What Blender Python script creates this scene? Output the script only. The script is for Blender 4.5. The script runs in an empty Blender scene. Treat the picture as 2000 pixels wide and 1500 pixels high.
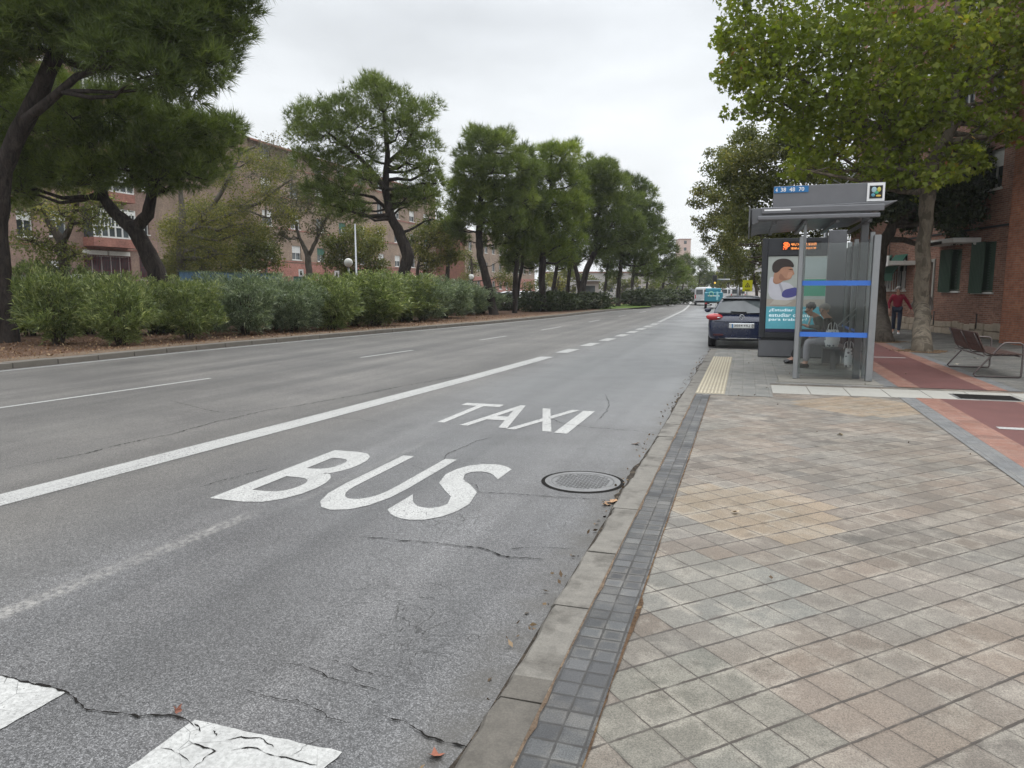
import bpy, bmesh, math, random
import numpy as np
from mathutils import Vector, Matrix
R = math.radians
sc = bpy.context.scene
# ------------------------------------------------------------------ camera
cam_d = bpy.data.cameras.new('camera'); cam = bpy.data.objects.new('camera', cam_d)
sc.collection.objects.link(cam); sc.camera = cam
FPX = 1400.0; PITCH = math.atan(185/1400); YAW = R(18); HC = 1.6
cam_d.sensor_width = 36; cam_d.lens = 36*FPX/2000; cam_d.clip_start = .05; cam_d.clip_end = 4000
cam.location = (0, 0, HC); cam.rotation_euler = (math.pi/2-PITCH, 0, YAW)
# ------------------------------------------------------------------ world, sun, exposure
SUN_EL, SUN_AZ = R(52), R(25)      # azimuth measured from +Y towards +X
w = bpy.data.worlds.new('World'); sc.world = w; w.use_nodes = True
nt = w.node_tree; nt.nodes.clear()
def N(t, ty, **kw):
    n = t.nodes.new(ty)
    for k, v in kw.items(): setattr(n, k, v)
    return n
sky = N(nt, 'ShaderNodeTexSky', sky_type='NISHITA', sun_disc=False, sun_elevation=SUN_EL, sun_rotation=SUN_AZ)
b1 = N(nt, 'ShaderNodeBackground'); b1.inputs[1].default_value = .1
b2 = N(nt, 'ShaderNodeBackground'); b2.inputs[1].default_value = 1.0
tc = N(nt, 'ShaderNodeTexCoord'); sp = N(nt, 'ShaderNodeSeparateXYZ')
nt.links.new(tc.outputs['Generated'], sp.inputs[0])
rp = N(nt, 'ShaderNodeValToRGB')      # overcast dome: zenith brighter than the horizon
e = rp.color_ramp.elements; e[0].position = 0; e[0].color = (.76, .77, .77, 1); e[1].position = 1; e[1].color = (2.5, 2.55, 2.6, 1)
for p_, c_ in ((.12, (.73, .745, .75, 1)), (.33, (.60, .62, .635, 1)), (.5, (.80, .82, .84, 1)), (.7, (1.75, 1.8, 1.85, 1))):
    q_ = rp.color_ramp.elements.new(p_); q_.color = c_
nt.links.new(sp.outputs[2], rp.inputs[0])
cmp = N(nt, 'ShaderNodeMapping'); cmp.inputs['Scale'].default_value = (1.6, 1.6, 4.5)
nz = N(nt, 'ShaderNodeTexNoise'); nz.inputs['Scale'].default_value = 2.1; nz.inputs['Detail'].default_value = 6; nz.inputs['Roughness'].default_value = .5
nt.links.new(tc.outputs['Generated'], cmp.inputs[0]); nt.links.new(cmp.outputs[0], nz.inputs[0])
mr = N(nt, 'ShaderNodeMapRange'); mr.inputs[1].default_value = .3; mr.inputs[2].default_value = .7; mr.inputs[3].default_value = .90; mr.inputs[4].default_value = 1.22
nt.links.new(nz.outputs[0], mr.inputs[0])
mu = N(nt, 'ShaderNodeVectorMath', operation='SCALE'); nt.links.new(rp.outputs[0], mu.inputs[0]); nt.links.new(mr.outputs[0], mu.inputs['Scale'])
nt.links.new(mu.outputs[0], b2.inputs[0]); nt.links.new(sky.outputs[0], b1.inputs[0])
ms = N(nt, 'ShaderNodeMixShader'); ms.inputs[0].default_value = .92
nt.links.new(b1.outputs[0], ms.inputs[1]); nt.links.new(b2.outputs[0], ms.inputs[2])
wo = N(nt, 'ShaderNodeOutputWorld'); nt.links.new(ms.outputs[0], wo.inputs[0])
sl = bpy.data.lights.new('sun', 'SUN'); sl.energy = .9; sl.angle = R(25); sl.color = (1, .97, .92)
so = bpy.data.objects.new('sun', sl); sc.collection.objects.link(so)
sdir = Vector((math.sin(SUN_AZ)*math.cos(SUN_EL), math.cos(SUN_AZ)*math.cos(SUN_EL), math.sin(SUN_EL)))
so.rotation_euler = sdir.to_track_quat('Z', 'Y').to_euler()
sc.view_settings.view_transform = 'Standard'; sc.view_settings.look = 'None'
sc.view_settings.exposure = 0.38; sc.view_settings.gamma = 1
sc.cycles.max_bounces = 6; sc.cycles.transparent_max_bounces = 16; sc.cycles.volume_bounces = 0
# ------------------------------------------------------------------ placing helpers
def W(px, py, D):
    """world point seen at photo pixel (px,py) at horizontal forward distance D"""
    u = -(py-750)/FPX
    d = D/(math.cos(PITCH)+u*math.sin(PITCH))
    xr = (px-1000)/FPX*d; z = HC-d*math.sin(PITCH)+u*d*math.cos(PITCH)
    return Vector((xr*math.cos(YAW)-D*math.sin(YAW), xr*math.sin(YAW)+D*math.cos(YAW), z))
def G(px, py, z=0.0):
    u = -(py-750)/FPX
    t = (z-HC)/(-math.sin(PITCH)+u*math.cos(PITCH)); D = t*(math.cos(PITCH)+u*math.sin(PITCH))
    return W(px, py, D)
def tag(o, label=None, cat=None, group=None, kind=None):
    if label: o['label'] = label
    if cat: o['category'] = cat
    if group: o['group'] = group
    if kind: o['kind'] = kind
    return o
def link(o, parent=None):
    sc.collection.objects.link(o)
    if parent is not None: o.parent = parent
    return o
def thing(name, loc, label, cat, group=None, rz=0):
    o = bpy.data.objects.new(name, None); o.empty_display_size = .2; link(o)
    o.location = loc; o.rotation_euler = (0, 0, rz)
    return tag(o, label, cat, group)
class MB:
    """collects shapes, builds ONE mesh object"""
    def __init__(s): s.v = []; s.f = []; s.m = []; s.sm = []
    def add(s, vs, fs, mi=0, smooth=False):
        b = len(s.v); s.v += [tuple(x) for x in vs]
        for f in fs: s.f.append([b+i for i in f]); s.m.append(mi); s.sm.append(smooth)
        return s
    def box(s, a, b, mi=0, M=None):
        x0, y0, z0 = a; x1, y1, z1 = b
        vs = [Vector(p) for p in ((x0,y0,z0),(x1,y0,z0),(x1,y1,z0),(x0,y1,z0),(x0,y0,z1),(x1,y0,z1),(x1,y1,z1),(x0,y1,z1))]
        if M is not None: vs = [M @ p for p in vs]
        return s.add(vs, [(3,2,1,0),(4,5,6,7),(0,1,5,4),(1,2,6,5),(2,3,7,6),(3,0,4,7)], mi)
    def tube(s, pts, rad, n=8, mi=0, cap=True, smooth=True):
        pts = [Vector(p) for p in pts]
        if not hasattr(rad, '__len__'): rad = [rad]*len(pts)
        b = len(s.v); up = Vector((0, 0, 1)); pu = None
        for i, p in enumerate(pts):
            t = (pts[min(i+1, len(pts)-1)]-pts[max(i-1, 0)])
            if t.length < 1e-9: t = Vector((0, 0, 1))
            t.normalize()
            u = (pu - t*pu.dot(t)) if pu is not None else t.cross(Vector((.3, .9, .1)) if abs(t.z) > .9 else up)
            if u.length < 1e-6: u = t.orthogonal()
            u.normalize(); pu = u; v = t.cross(u)
            for k in range(n):
                a = 2*math.pi*k/n; q = p+(u*math.cos(a)+v*math.sin(a))*rad[i]; s.v.append(tuple(q))
        for i in range(len(pts)-1):
            for k in range(n):
                s.f.append([b+i*n+k, b+i*n+(k+1) % n, b+(i+1)*n+(k+1) % n, b+(i+1)*n+k]); s.m.append(mi); s.sm.append(smooth)
        if cap:
            s.f.append([b+k for k in range(n)][::-1]); s.m.append(mi); s.sm.append(False)
            e_ = b+(len(pts)-1)*n; s.f.append([e_+k for k in range(n)]); s.m.append(mi); s.sm.append(False)
        return s
    def prism(s, poly, z0, z1, mi=0, M=None):
        n = len(poly); vs = [Vector((x, y, z0)) for x, y in poly]+[Vector((x, y, z1)) for x, y in poly]
        if M is not None: vs = [M @ p for p in vs]
        return s.add(vs, [list(range(n))[::-1], list(range(n, 2*n))]+[(i, (i+1) % n, n+(i+1) % n, n+i) for i in range(n)], mi)
    def ball(s, c, r, n=12, m=8, mi=0):
        c = Vector(c); r = Vector(r) if hasattr(r, '__len__') else Vector((r, r, r))
        vs = [c+Vector((0, 0, -r.z))]
        for j in range(1, m):
            a = -math.pi/2+math.pi*j/m
            for k in range(n):
                t = 2*math.pi*k/n; vs.append(c+Vector((r.x*math.cos(a)*math.cos(t), r.y*math.cos(a)*math.sin(t), r.z*math.sin(a))))
        vs.append(c+Vector((0, 0, r.z))); fs = []
        for k in range(n): fs.append((0, 1+(k+1) % n, 1+k))
        for j in range(m-2):
            for k in range(n): fs.append((1+j*n+k, 1+j*n+(k+1) % n, 1+(j+1)*n+(k+1) % n, 1+(j+1)*n+k))
        L = len(vs)-1
        for k in range(n): fs.append((L, 1+(m-2)*n+k, 1+(m-2)*n+(k+1) % n))
        return s.add(vs, fs, mi, True)
    def build(s, name, mats, parent=None, bevel=0, seg=2, subsurf=0):
        me = bpy.data.meshes.new(name); me.from_pydata(s.v, [], s.f); me.update()
        if not isinstance(mats, (list, tuple)): mats = [mats]
        for m in mats: me.materials.append(m)
        me.polygons.foreach_set('material_index', s.m); me.polygons.foreach_set('use_smooth', s.sm)
        o = link(bpy.data.objects.new(name, me), parent)
        if bevel:
            md = o.modifiers.new('bevel', 'BEVEL'); md.width = bevel; md.segments = seg; md.limit_method = 'ANGLE'; md.angle_limit = R(40)
        if subsurf:
            md = o.modifiers.new('sub', 'SUBSURF'); md.levels = subsurf; md.render_levels = subsurf
        return o
def fast(name, V, k, mat, parent=None, tint=None):
    """mesh of many separate k-gons; V is (n*k,3)"""
    n = len(V)//k; me = bpy.data.meshes.new(name)
    me.vertices.add(len(V)); me.vertices.foreach_set('co', np.ascontiguousarray(V, dtype=np.float32).ravel())
    me.loops.add(n*k); me.loops.foreach_set('vertex_index', np.arange(n*k, dtype=np.int32))
    me.polygons.add(n); me.polygons.foreach_set('loop_start', np.arange(0, n*k, k, dtype=np.int32)); me.polygons.foreach_set('loop_total', np.full(n, k, dtype=np.int32))
    if tint is not None:
        at = me.attributes.new('tint', 'FLOAT', 'POINT'); at.data.foreach_set('value', np.repeat(tint.astype(np.float32), k))
    me.materials.append(mat); me.update(); me.validate()
    return link(bpy.data.objects.new(name, me), parent)
def text_obj(s, name, mat, parent, size=(1, 1), offset=0.0, ext=.0, M=None, align='LEFT', spacing=1.0):
    """lettering scaled to exactly size=(w,h), in the XY plane of M"""
    cu = bpy.data.curves.new('t', 'FONT'); cu.body = s; cu.offset = offset; cu.align_x = 'LEFT'; cu.space_character = spacing; cu.resolution_u = 4
    to = bpy.data.objects.new('t', cu); link(to); dg = bpy.context.evaluated_depsgraph_get(); dg.update()
    me = bpy.data.meshes.new_from_object(to.evaluated_get(dg)); bpy.data.objects.remove(to); me.name = name
    xs = [v.co.x for v in me.vertices]; ys = [v.co.y for v in me.vertices]
    x0, x1, y0, y1 = min(xs), max(xs), min(ys), max(ys)
    for v in me.vertices:
        p = Vector(((v.co.x-x0)/(x1-x0)*size[0], (v.co.y-y0)/(y1-y0)*size[1], 0)); v.co = (M @ p) if M is not None else p
    me.materials.clear(); me.materials.append(mat)
    return link(bpy.data.objects.new(name, me), parent)
# ------------------------------------------------------------------ material helpers
class NT:
    def __init__(s, name):
        s.m = bpy.data.materials.new(name); s.m.use_nodes = True; s.t = s.m.node_tree; s.t.nodes.clear()
        s.out = s.n('ShaderNodeOutputMaterial'); s.b = s.n('ShaderNodeBsdfPrincipled'); s.l(s.b.outputs[0], s.out.inputs[0])
        s.tc = s.n('ShaderNodeTexCoord')
    def n(s, ty, **kw): return N(s.t, ty, **kw)
    def l(s, a, b): s.t.links.new(a, b)
    def inp(s, node, key, val):
        if hasattr(val, 'is_linked') or isinstance(val, bpy.types.NodeSocket): s.l(val, node.inputs[key])
        else: node.inputs[key].default_value = val
    def math(s, op, a, b=None, c=None, clamp=False):
        n = s.n('ShaderNodeMath', operation=op, use_clamp=clamp); s.inp(n, 0, a)
        if b is not None: s.inp(n, 1, b)
        if c is not None: s.inp(n, 2, c)
        return n.outputs[0]
    def noise(s, vec, scale, detail=4, rough=.5, dist=0):
        n = s.n('ShaderNodeTexNoise'); s.l(vec, n.inputs['Vector']); n.inputs['Scale'].default_value = scale
        n.inputs['Detail'].default_value = detail; n.inputs['Roughness'].default_value = rough; n.inputs['Distortion'].default_value = dist
        return n.outputs[0]
    def vor(s, vec, scale, feature='F1', out=0):
        n = s.n('ShaderNodeTexVoronoi', feature=feature); s.l(vec, n.inputs['Vector']); n.inputs['Scale'].default_value = scale
        return n.outputs[out]
    def mapr(s, v, a, b, c=0.0, d=1.0, smooth=False):
        n = s.n('ShaderNodeMapRange'); n.interpolation_type = 'SMOOTHSTEP' if smooth else 'LINEAR'
        s.l(v, n.inputs[0])
        for i, x in enumerate((a, b, c, d)): n.inputs[i+1].default_value = x
        return n.outputs[0]
    def map(s, vec, loc=(0,0,0), rot=(0,0,0), scale=(1,1,1)):
        n = s.n('ShaderNodeMapping'); s.l(vec, n.inputs[0]); n.inputs[1].default_value = loc; n.inputs[2].default_value = rot; n.inputs[3].default_value = scale
        return n.outputs[0]
    def mix(s, f, a, b, bt='MIX'):
        n = s.n('ShaderNodeMix', data_type='RGBA', blend_type=bt)
        s.inp(n, 0, f)
        for i, x in ((6, a), (7, b)):
            if isinstance(x, bpy.types.NodeSocket): s.l(x, n.inputs[i])
            else: n.inputs[i].default_value = (*x, 1) if len(x) == 3 else x
        return n.outputs[2]
    def ramp(s, v, stops):
        n = s.n('ShaderNodeValToRGB'); s.l(v, n.inputs[0]); cr = n.color_ramp
        cr.elements[0].position = stops[0][0]; cr.elements[0].color = (*stops[0][1], 1)
        cr.elements[1].position = stops[-1][0]; cr.elements[1].color = (*stops[-1][1], 1)
        for p, c in stops[1:-1]: q = cr.elements.new(p); q.color = (*c, 1)
        return n.outputs[0]
    def bump(s, h, strength=.5, dist=.01):
        n = s.n('ShaderNodeBump'); n.inputs['Strength'].default_value = strength; n.inputs['Distance'].default_value = dist
        s.l(h, n.inputs['Height']); s.l(n.outputs[0], s.b.inputs['Normal']); return n
    def set(s, **kw):
        for k, v in kw.items():
            k = {'color': 'Base Color', 'rough': 'Roughness', 'metal': 'Metallic', 'spec': 'Specular IOR Level', 'coat': 'Coat Weight', 'trans': 'Transmission Weight'}.get(k, k)
            if isinstance(v, bpy.types.NodeSocket): s.l(v, s.b.inputs[k])
            else: s.b.inputs[k].default_value = (*v, 1) if (hasattr(v, '__len__') and len(v) == 3) else v
        return s.m
def simple(name, col, rough=.6, metal=0, var=.15, scale=6, coat=0, bump=0):
    m = NT(name); ob = m.tc.outputs['Object']
    n1 = m.noise(ob, scale, 5, .6)
    c = m.mix(m.mapr(n1, .3, .7), [x*(1-var) for x in col], [min(1, x*(1+var)) for x in col])
    m.set(color=c, rough=m.mapr(n1, .3, .7, max(0, rough-.07), min(1, rough+.07)), metal=metal, coat=coat)
    if bump: m.bump(m.noise(ob, scale*12, 4), bump, .004)
    return m.m
def emis(name, col, st=1.0):
    m = NT(name); m.set(color=(.01, .01, .01), rough=.5); m.b.inputs['Emission Color'].default_value = (*col, 1); m.b.inputs['Emission Strength'].default_value = st
    return m.m
# ================================================================== materials of the ground
ZR = -.05
def mat_asphalt():
    m = NT('asphalt'); ob = m.tc.outputs['Object']
    sx = m.n('ShaderNodeSeparateXYZ'); m.l(ob, sx.inputs[0]); X, Y = sx.outputs[0], sx.outputs[1]
    agg = m.vor(ob, 215, 'F1', 1)       # random colour per grain
    sg = m.n('ShaderNodeSeparateColor'); m.l(agg, sg.inputs[0]); g = sg.outputs[0]
    fine = m.noise(ob, 42, 6, .75)
    grain = m.math('ADD', m.math('MULTIPLY', m.math('POWER', g, 2.6), .75), m.math('MULTIPLY', m.mapr(fine, .3, .7), .30))
    streak = m.noise(m.map(ob, scale=(1.3, .05, 1)), 1.0, 4, .55)
    patch = m.noise(ob, .55, 5, .6)
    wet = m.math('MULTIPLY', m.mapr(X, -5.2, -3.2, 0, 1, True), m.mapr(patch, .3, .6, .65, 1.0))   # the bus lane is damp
    dry = m.mix(grain, (.028, .0265, .025), (.225, .217, .205))
    dmp = m.mix(grain, (.015, .015, .016), (.25, .252, .26))
    c = m.mix(wet, dry, dmp)
    c = m.mix(1.0, c, m.ramp(streak, [(.3, (.72, .72, .72)), (.7, (1.22, 1.2, 1.18))]), 'MULTIPLY')
    c = m.mix(1.0, c, m.ramp(patch, [(.3, (.72, .72, .73)), (.7, (1.2, 1.2, 1.18))]), 'MULTIPLY')
    # fine crazing, only where the noise mask lets it
    wv = m.n('ShaderNodeVectorMath', operation='ADD'); m.l(ob, wv.inputs[0])
    nn = m.n('ShaderNodeTexNoise'); m.l(ob, nn.inputs['Vector']); nn.inputs['Scale'].default_value = 3; nn.inputs['Detail'].default_value = 5
    ns = m.n('ShaderNodeVectorMath', operation='SCALE'); m.l(nn.outputs[1], ns.inputs[0]); ns.inputs['Scale'].default_value = .5; m.l(ns.outputs[0], wv.inputs[1])
    ce = m.vor(wv.outputs[0], 4.5, 'DISTANCE_TO_EDGE'); cmask = m.mapr(m.noise(ob, .8, 3, .5), .52, .66)
    near = m.mapr(X, -2.6, -1.4, 0, 1, True)
    crk = m.math('MULTIPLY', m.mapr(ce, .0, .022, 1, 0), m.math('MULTIPLY', cmask, m.math('ADD', .3, m.math('MULTIPLY', near, .6))))
    c = m.mix(crk, c, (.012, .012, .012))
    # remains of an old painted line running beside the lettering
    def worn(c, A_, B_, wd, f):
        d = (B_-A_); L = d.length; d /= L; nx, ny = -d.y, d.x
        dist = m.math('ABSOLUTE', m.math('ADD', m.math('MULTIPLY', m.math('SUBTRACT', X, A_.x), nx), m.math('MULTIPLY', m.math('SUBTRACT', Y, A_.y), ny)))
        al = m.math('ADD', m.math('MULTIPLY', m.math('SUBTRACT', X, A_.x), d.x), m.math('MULTIPLY', m.math('SUBTRACT', Y, A_.y), d.y))
        inl = m.math('MULTIPLY', m.mapr(al, -.2, .2), m.mapr(al, L-.3, L+.1, 1, 0))
        k = m.math('MULTIPLY', m.math('MULTIPLY', m.mapr(dist, wd*.3, wd, 1, 0, True), inl), m.math('MULTIPLY', m.mapr(m.noise(ob, 24, 6, .8), .42, .62), m.mapr(m.noise(ob, 2.5, 4, .7), .35, .6, .25, 1)))
        return m.mix(m.math('MULTIPLY', k, f), c, (.30, .29, .27))
    c = worn(c, G(-250, 1300, ZR), G(500, 1000, ZR), .10, .85)
    c = worn(c, G(560, 990, ZR), G(850, 855, ZR), .06, .35)
    # darker wheel tracks and a paler crown between them in each lane
    tr_ = m.noise(m.map(ob, scale=(2.2, .03, 1)), 1.0, 2, .5); c = m.mix(1.0, c, m.ramp(tr_, [(.35, (.86, .86, .86)), (.65, (1.12, 1.12, 1.12))]), 'MULTIPLY')
    oil = m.math('MULTIPLY', m.mapr(m.noise(ob, 1.1, 4, .6), .60, .72), .35); c = m.mix(oil, c, (.03, .03, .03))
    # dirt towards the kerbs
    edge = m.math('MULTIPLY', m.mapr(X, -1.25, -.9, 0, 1, True), m.mapr(m.noise(ob, 5, 4), .35, .65, .2, .8))
    c = m.mix(edge, c, (.055, .05, .042))
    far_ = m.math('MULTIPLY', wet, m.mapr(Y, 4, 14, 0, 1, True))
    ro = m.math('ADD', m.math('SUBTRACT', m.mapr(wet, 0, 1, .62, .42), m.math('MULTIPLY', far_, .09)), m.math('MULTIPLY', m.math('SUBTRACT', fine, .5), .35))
    c = m.mix(m.math('MULTIPLY', far_, .35), c, (.17, .175, .18)); m.set(color=c, rough=ro, spec=m.mapr(far_, 0, 1, .55, .9))  # paler colour down the damp lane paints in the sky's sheen
    h = m.math('SUBTRACT', m.math('ADD', m.math('MULTIPLY', g, .5), m.math('MULTIPLY', fine, .6)), m.math('MULTIPLY', crk, 1.5))
    bp = m.bump(h, .5, .006); m.l(m.mapr(far_, 0, 1, .55, .28), bp.inputs['Strength'])
    return m.m
def mat_paint(name='road_paint', wear=.5):
    m = NT(name); ob = m.tc.outputs['Object']
    n1 = m.noise(ob, 45, 5, .7); n2 = m.noise(ob, 2.2, 4, .6); v = m.vor(ob, 95, 'F1', 0)
    c = m.mix(n2, (.34, .34, .33), (.50, .50, .485))
    st_ = m.noise(m.map(ob, scale=(7, .5, 1)), 1.0, 4, .7); c = m.mix(m.mapr(st_, .45, .7, 0, .45), c, (.24, .24, .235))
    c = m.mix(m.math('MULTIPLY', m.mapr(n1, .42, .60), .5), c, (.20, .20, .19))
    chip = m.math('MULTIPLY', m.mapr(m.noise(ob, 70, 6, .8), .585-.06*wear, .62-.06*wear), m.mapr(n2, .38, .58, .35, 1))
    ed_ = m.vor(m.map(ob, scale=(1, 1, 1)), 6.5, 'DISTANCE_TO_EDGE'); chip = m.math('MAXIMUM', chip, m.math('MULTIPLY', m.mapr(ed_, .0, .012, 1, 0), m.mapr(m.noise(ob, 3, 3), .45, .6)))
    c = m.mix(chip, c, (.085, .085, .083))
    m.set(color=c, rough=.55); m.bump(m.math('ADD', n1, v), .4, .003)
    return m.m
def mat_tiles(name, cell, rot, off, cols, joint=(.030, .025, .021), jw=.035, blot=.36, patches=True, strong=0, bcell=None):
    """square cement tiles, cell metres, colour picked per tile"""
    m = NT(name); ob = m.tc.outputs['Object']
    mp = m.n('ShaderNodeMapping', vector_type='TEXTURE'); m.l(ob, mp.inputs[0]); mp.inputs[1].default_value = (off[0], off[1], 0); mp.inputs[2].default_value = (0, 0, rot)
    # slight irregularity of the laid rows
    wob = m.noise(ob, 1.1, 2); 
    sx = m.n('ShaderNodeSeparateXYZ'); m.l(mp.outputs[0], sx.inputs[0])
    u = m.math('ADD', m.math('DIVIDE', sx.outputs[0], cell), m.math('ADD', m.math('MULTIPLY', m.math('SUBTRACT', wob, .5), .10), m.math('MULTIPLY', m.math('SUBTRACT', m.noise(ob, 16, 3), .5), .035)))
    v = m.math('ADD', m.math('DIVIDE', sx.outputs[1], cell), m.math('ADD', m.math('MULTIPLY', m.math('SUBTRACT', wob, .5), -.08), m.math('MULTIPLY', m.math('SUBTRACT', m.noise(ob, 19, 3), .5), .035)))
    fu, fv = m.math('FLOOR', u), m.math('FLOOR', v)
    cx = m.n('ShaderNodeCombineXYZ'); m.l(fu, cx.inputs[0]); m.l(fv, cx.inputs[1])
    wn = m.n('ShaderNodeTexWhiteNoise', noise_dimensions='2D'); m.l(cx.outputs[0], wn.inputs[0])
    ru, rv = m.math('FRACT', u), m.math('FRACT', v)
    du = m.math('MINIMUM', ru, m.math('SUBTRACT', 1, ru)); dv = m.math('MINIMUM', rv, m.math('SUBTRACT', 1, rv))
    jn = m.noise(ob, 9, 4, .6)
    wu = m.math('MULTIPLY', jw*(.42 if strong else .5), m.mapr(jn, .3, .7, .5, 1.4)); wv_ = m.math('MULTIPLY', jw*(.80 if strong else .6), m.mapr(jn, .3, .7, .6, 1.5))
    ju = m.math('LESS_THAN', du, wu); jv = m.math('LESS_THAN', dv, wv_)
    J = m.math('MAXIMUM', ju, jv)
    c = m.ramp(wn.outputs[0], [(i/(len(cols)-1), cc) for i, cc in enumerate(cols)])
    # zones of a different batch of tiles (big soft noise evaluated per tile centre)
    big = m.noise(cx.outputs[0], .16, 2, .5)
    if patches:
        c = m.mix(m.mapr(big, .40, .60, 0, .7), c, (.175, .135, .105))
        big2 = m.n('ShaderNodeTexNoise'); m.l(m.map(cx.outputs[0], loc=(31, 7, 0)), big2.inputs['Vector']); big2.inputs['Scale'].default_value = .22
        c = m.mix(m.mapr(big2.outputs[0], .52, .62, 0, .55), c, (.155, .145, .13))
        def zone(x, y, r, col, f):
            nonlocal c
            sxy = m.n('ShaderNodeVectorMath', operation='DISTANCE')
            # tile centre back in metres
            ctr = m.n('ShaderNodeMapping'); m.l(cx.outputs[0], ctr.inputs[0]); ctr.inputs[3].default_value = (cell, cell, 1)
            ca, sa = math.cos(-rot), math.sin(-rot); dx, dy = x-off[0], y-off[1]
            m.l(ctr.outputs[0], sxy.inputs[0]); sxy.inputs[1].default_value = (dx*ca-dy*sa, dx*sa+dy*ca, 0)
            c = m.mix(m.math('MULTIPLY', m.math('LESS_THAN', sxy.outputs['Value'], r), f), c, col)
        zone(.08, 5.25, .62, (.25, .185, .12), .55); zone(1.6, 10.7, .85, (.29, .205, .125), .5); zone(-.05, 2.5, .42, (.115, .118, .10), .6); zone(-.15, 3.7, .5, (.15, .15, .135), .6)
    # efflorescence: pale rim inside the tile edge, in blotches
    ed = m.math('MINIMUM', du, dv)
    rg_ = m.math('MULTIPLY', m.math('SUBTRACT', m.noise(ob, 26, 5, .75), .5), .30)
    rim = m.math('MULTIPLY', m.mapr(m.math('ADD', ed, rg_), .08, .26, 1, 0), m.mapr(m.noise(ob, 2.6, 5, .65), .49, .58))
    cl = m.mapr(m.noise(ob, 2.3, 6, .7), .50, .62)
    sp_ = m.math('MULTIPLY', m.math('MAXIMUM', rim, m.math('MULTIPLY', cl, .8)), blot)
    c = m.mix(sp_, c, (.35, .315, .265))
    st2 = m.math('MULTIPLY', m.mapr(m.noise(ob, 4.5, 6, .75), .56, .66), .45 if patches else .2); c = m.mix(st2, c, (.075, .062, .05))
    g = m.noise(ob, 170, 3, .8); c = m.mix(1.0, c, m.ramp(g, [(.35, (.55, .55, .55)), (.65, (1.45, 1.45, 1.45))]), 'MULTIPLY')
    c = m.mix(1.0, c, m.ramp(m.noise(ob, 1.0, 5, .6), [(.3, (.80, .84, .84)), (.7, (1.12, 1.12, 1.12))]), 'MULTIPLY')
    soil = m.mix(jn, joint, [x*2.2 for x in joint])
    c = m.mix(m.math('MULTIPLY', J, m.mapr(jn, .30, .55, .45, 1.0)), c, soil)
    m.set(color=c, rough=m.mapr(m.noise(ob, 2.5, 4), .3, .7, .5, .82), spec=.4)
    h = m.math('ADD', m.math('MULTIPLY', m.mapr(ed, 0, jw*1.6), 1.0), m.math('ADD', m.math('MULTIPLY', g, .10), m.math('MULTIPLY', wn.outputs[0], .35)))
    m.bump(h, .6, .008)
    return m.m
def mat_concrete(name, a, b, sc_=1.0, blot=.4, dark=(.1, .09, .075)):
    m = NT(name); ob = m.tc.outputs['Object']
    n1 = m.noise(ob, 3*sc_, 6, .65); n2 = m.noise(ob, 130, 3, .7); n3 = m.noise(ob, .9*sc_, 4, .6)
    c = m.mix(n1, a, b); c = m.mix(m.math('MULTIPLY', m.mapr(n3, .5, .68), blot), c, dark)
    c = m.mix(1.0, c, m.ramp(n2, [(.3, (.78, .78, .78)), (.7, (1.2, 1.2, 1.2))]), 'MULTIPLY')
    m.set(color=c, rough=.75); m.bump(m.math('ADD', m.math('MULTIPLY', n1, .6), m.math('MULTIPLY', n2, .3)), .5, .006)
    return m.m
def mat_soil(name, a, b, c2):
    m = NT(name); ob = m.tc.outputs['Object']
    n1 = m.noise(ob, 1.3, 6, .7); n2 = m.noise(ob, 38, 5, .75); v = m.vor(ob, 26, 'F1', 1)
    sg = m.n('ShaderNodeSeparateColor'); m.l(v, sg.inputs[0])
    c = m.mix(m.mapr(n1, .3, .7), a, b); c = m.mix(m.mapr(sg.outputs[0], .8, .95, 0, .6), c, c2)
    c = m.mix(1.0, c, m.ramp(n2, [(.3, (.6, .6, .6)), (.7, (1.4, 1.4, 1.4))]), 'MULTIPLY')
    m.set(color=c, rough=.95, spec=.2); m.bump(n2, .9, .04)
    return m.m
M_ASPH = mat_asphalt(); M_PAINT = mat_paint(wear=1.0); M_PAINTN = mat_paint('road_paint_new', .6)
T0 = G(1213, 1368)
M_TILE = mat_tiles('pavement_tiles', .194, R(44.4), (T0.x, T0.y), [(.080, .070, .060), (.128, .109, .091), (.100, .089, .078), (.168, .146, .121), (.115, .093, .075)], strong=1)
M_TILE2 = mat_tiles('grey_tiles', .2, 0, (0, 0), [(.145, .14, .128), (.18, .172, .158), (.16, .152, .14)], patches=False, blot=.25, joint=(.09, .085, .075))
M_TILED = mat_tiles('dark_tiles', .2, 0, (.13, 0), [(.085, .082, .076), (.115, .11, .10), (.10, .096, .09)], patches=False, blot=.2, joint=(.04, .04, .035))
M_BLK = mat_tiles('black_strip_tiles', .1, 0, (-.68, 0), [(.042, .042, .044), (.068, .068, .070), (.052, .052, .054), (.095, .095, .096)], patches=False, blot=.16, joint=(.022, .021, .020), jw=.10)
M_SALM = mat_tiles('salmon_edging', .2, 0, (.1, 0), [(.19, .085, .06), (.225, .105, .075), (.17, .08, .06)], patches=False, blot=.15, joint=(.16, .09, .07), jw=.03)
M_GSTRIP = mat_tiles('grey_edging', .1, 0, (.07, 0), [(.105, .106, .107), (.14, .141, .142), (.12, .12, .121)], patches=False, blot=.15, joint=(.08, .08, .08), jw=.06)
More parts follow.
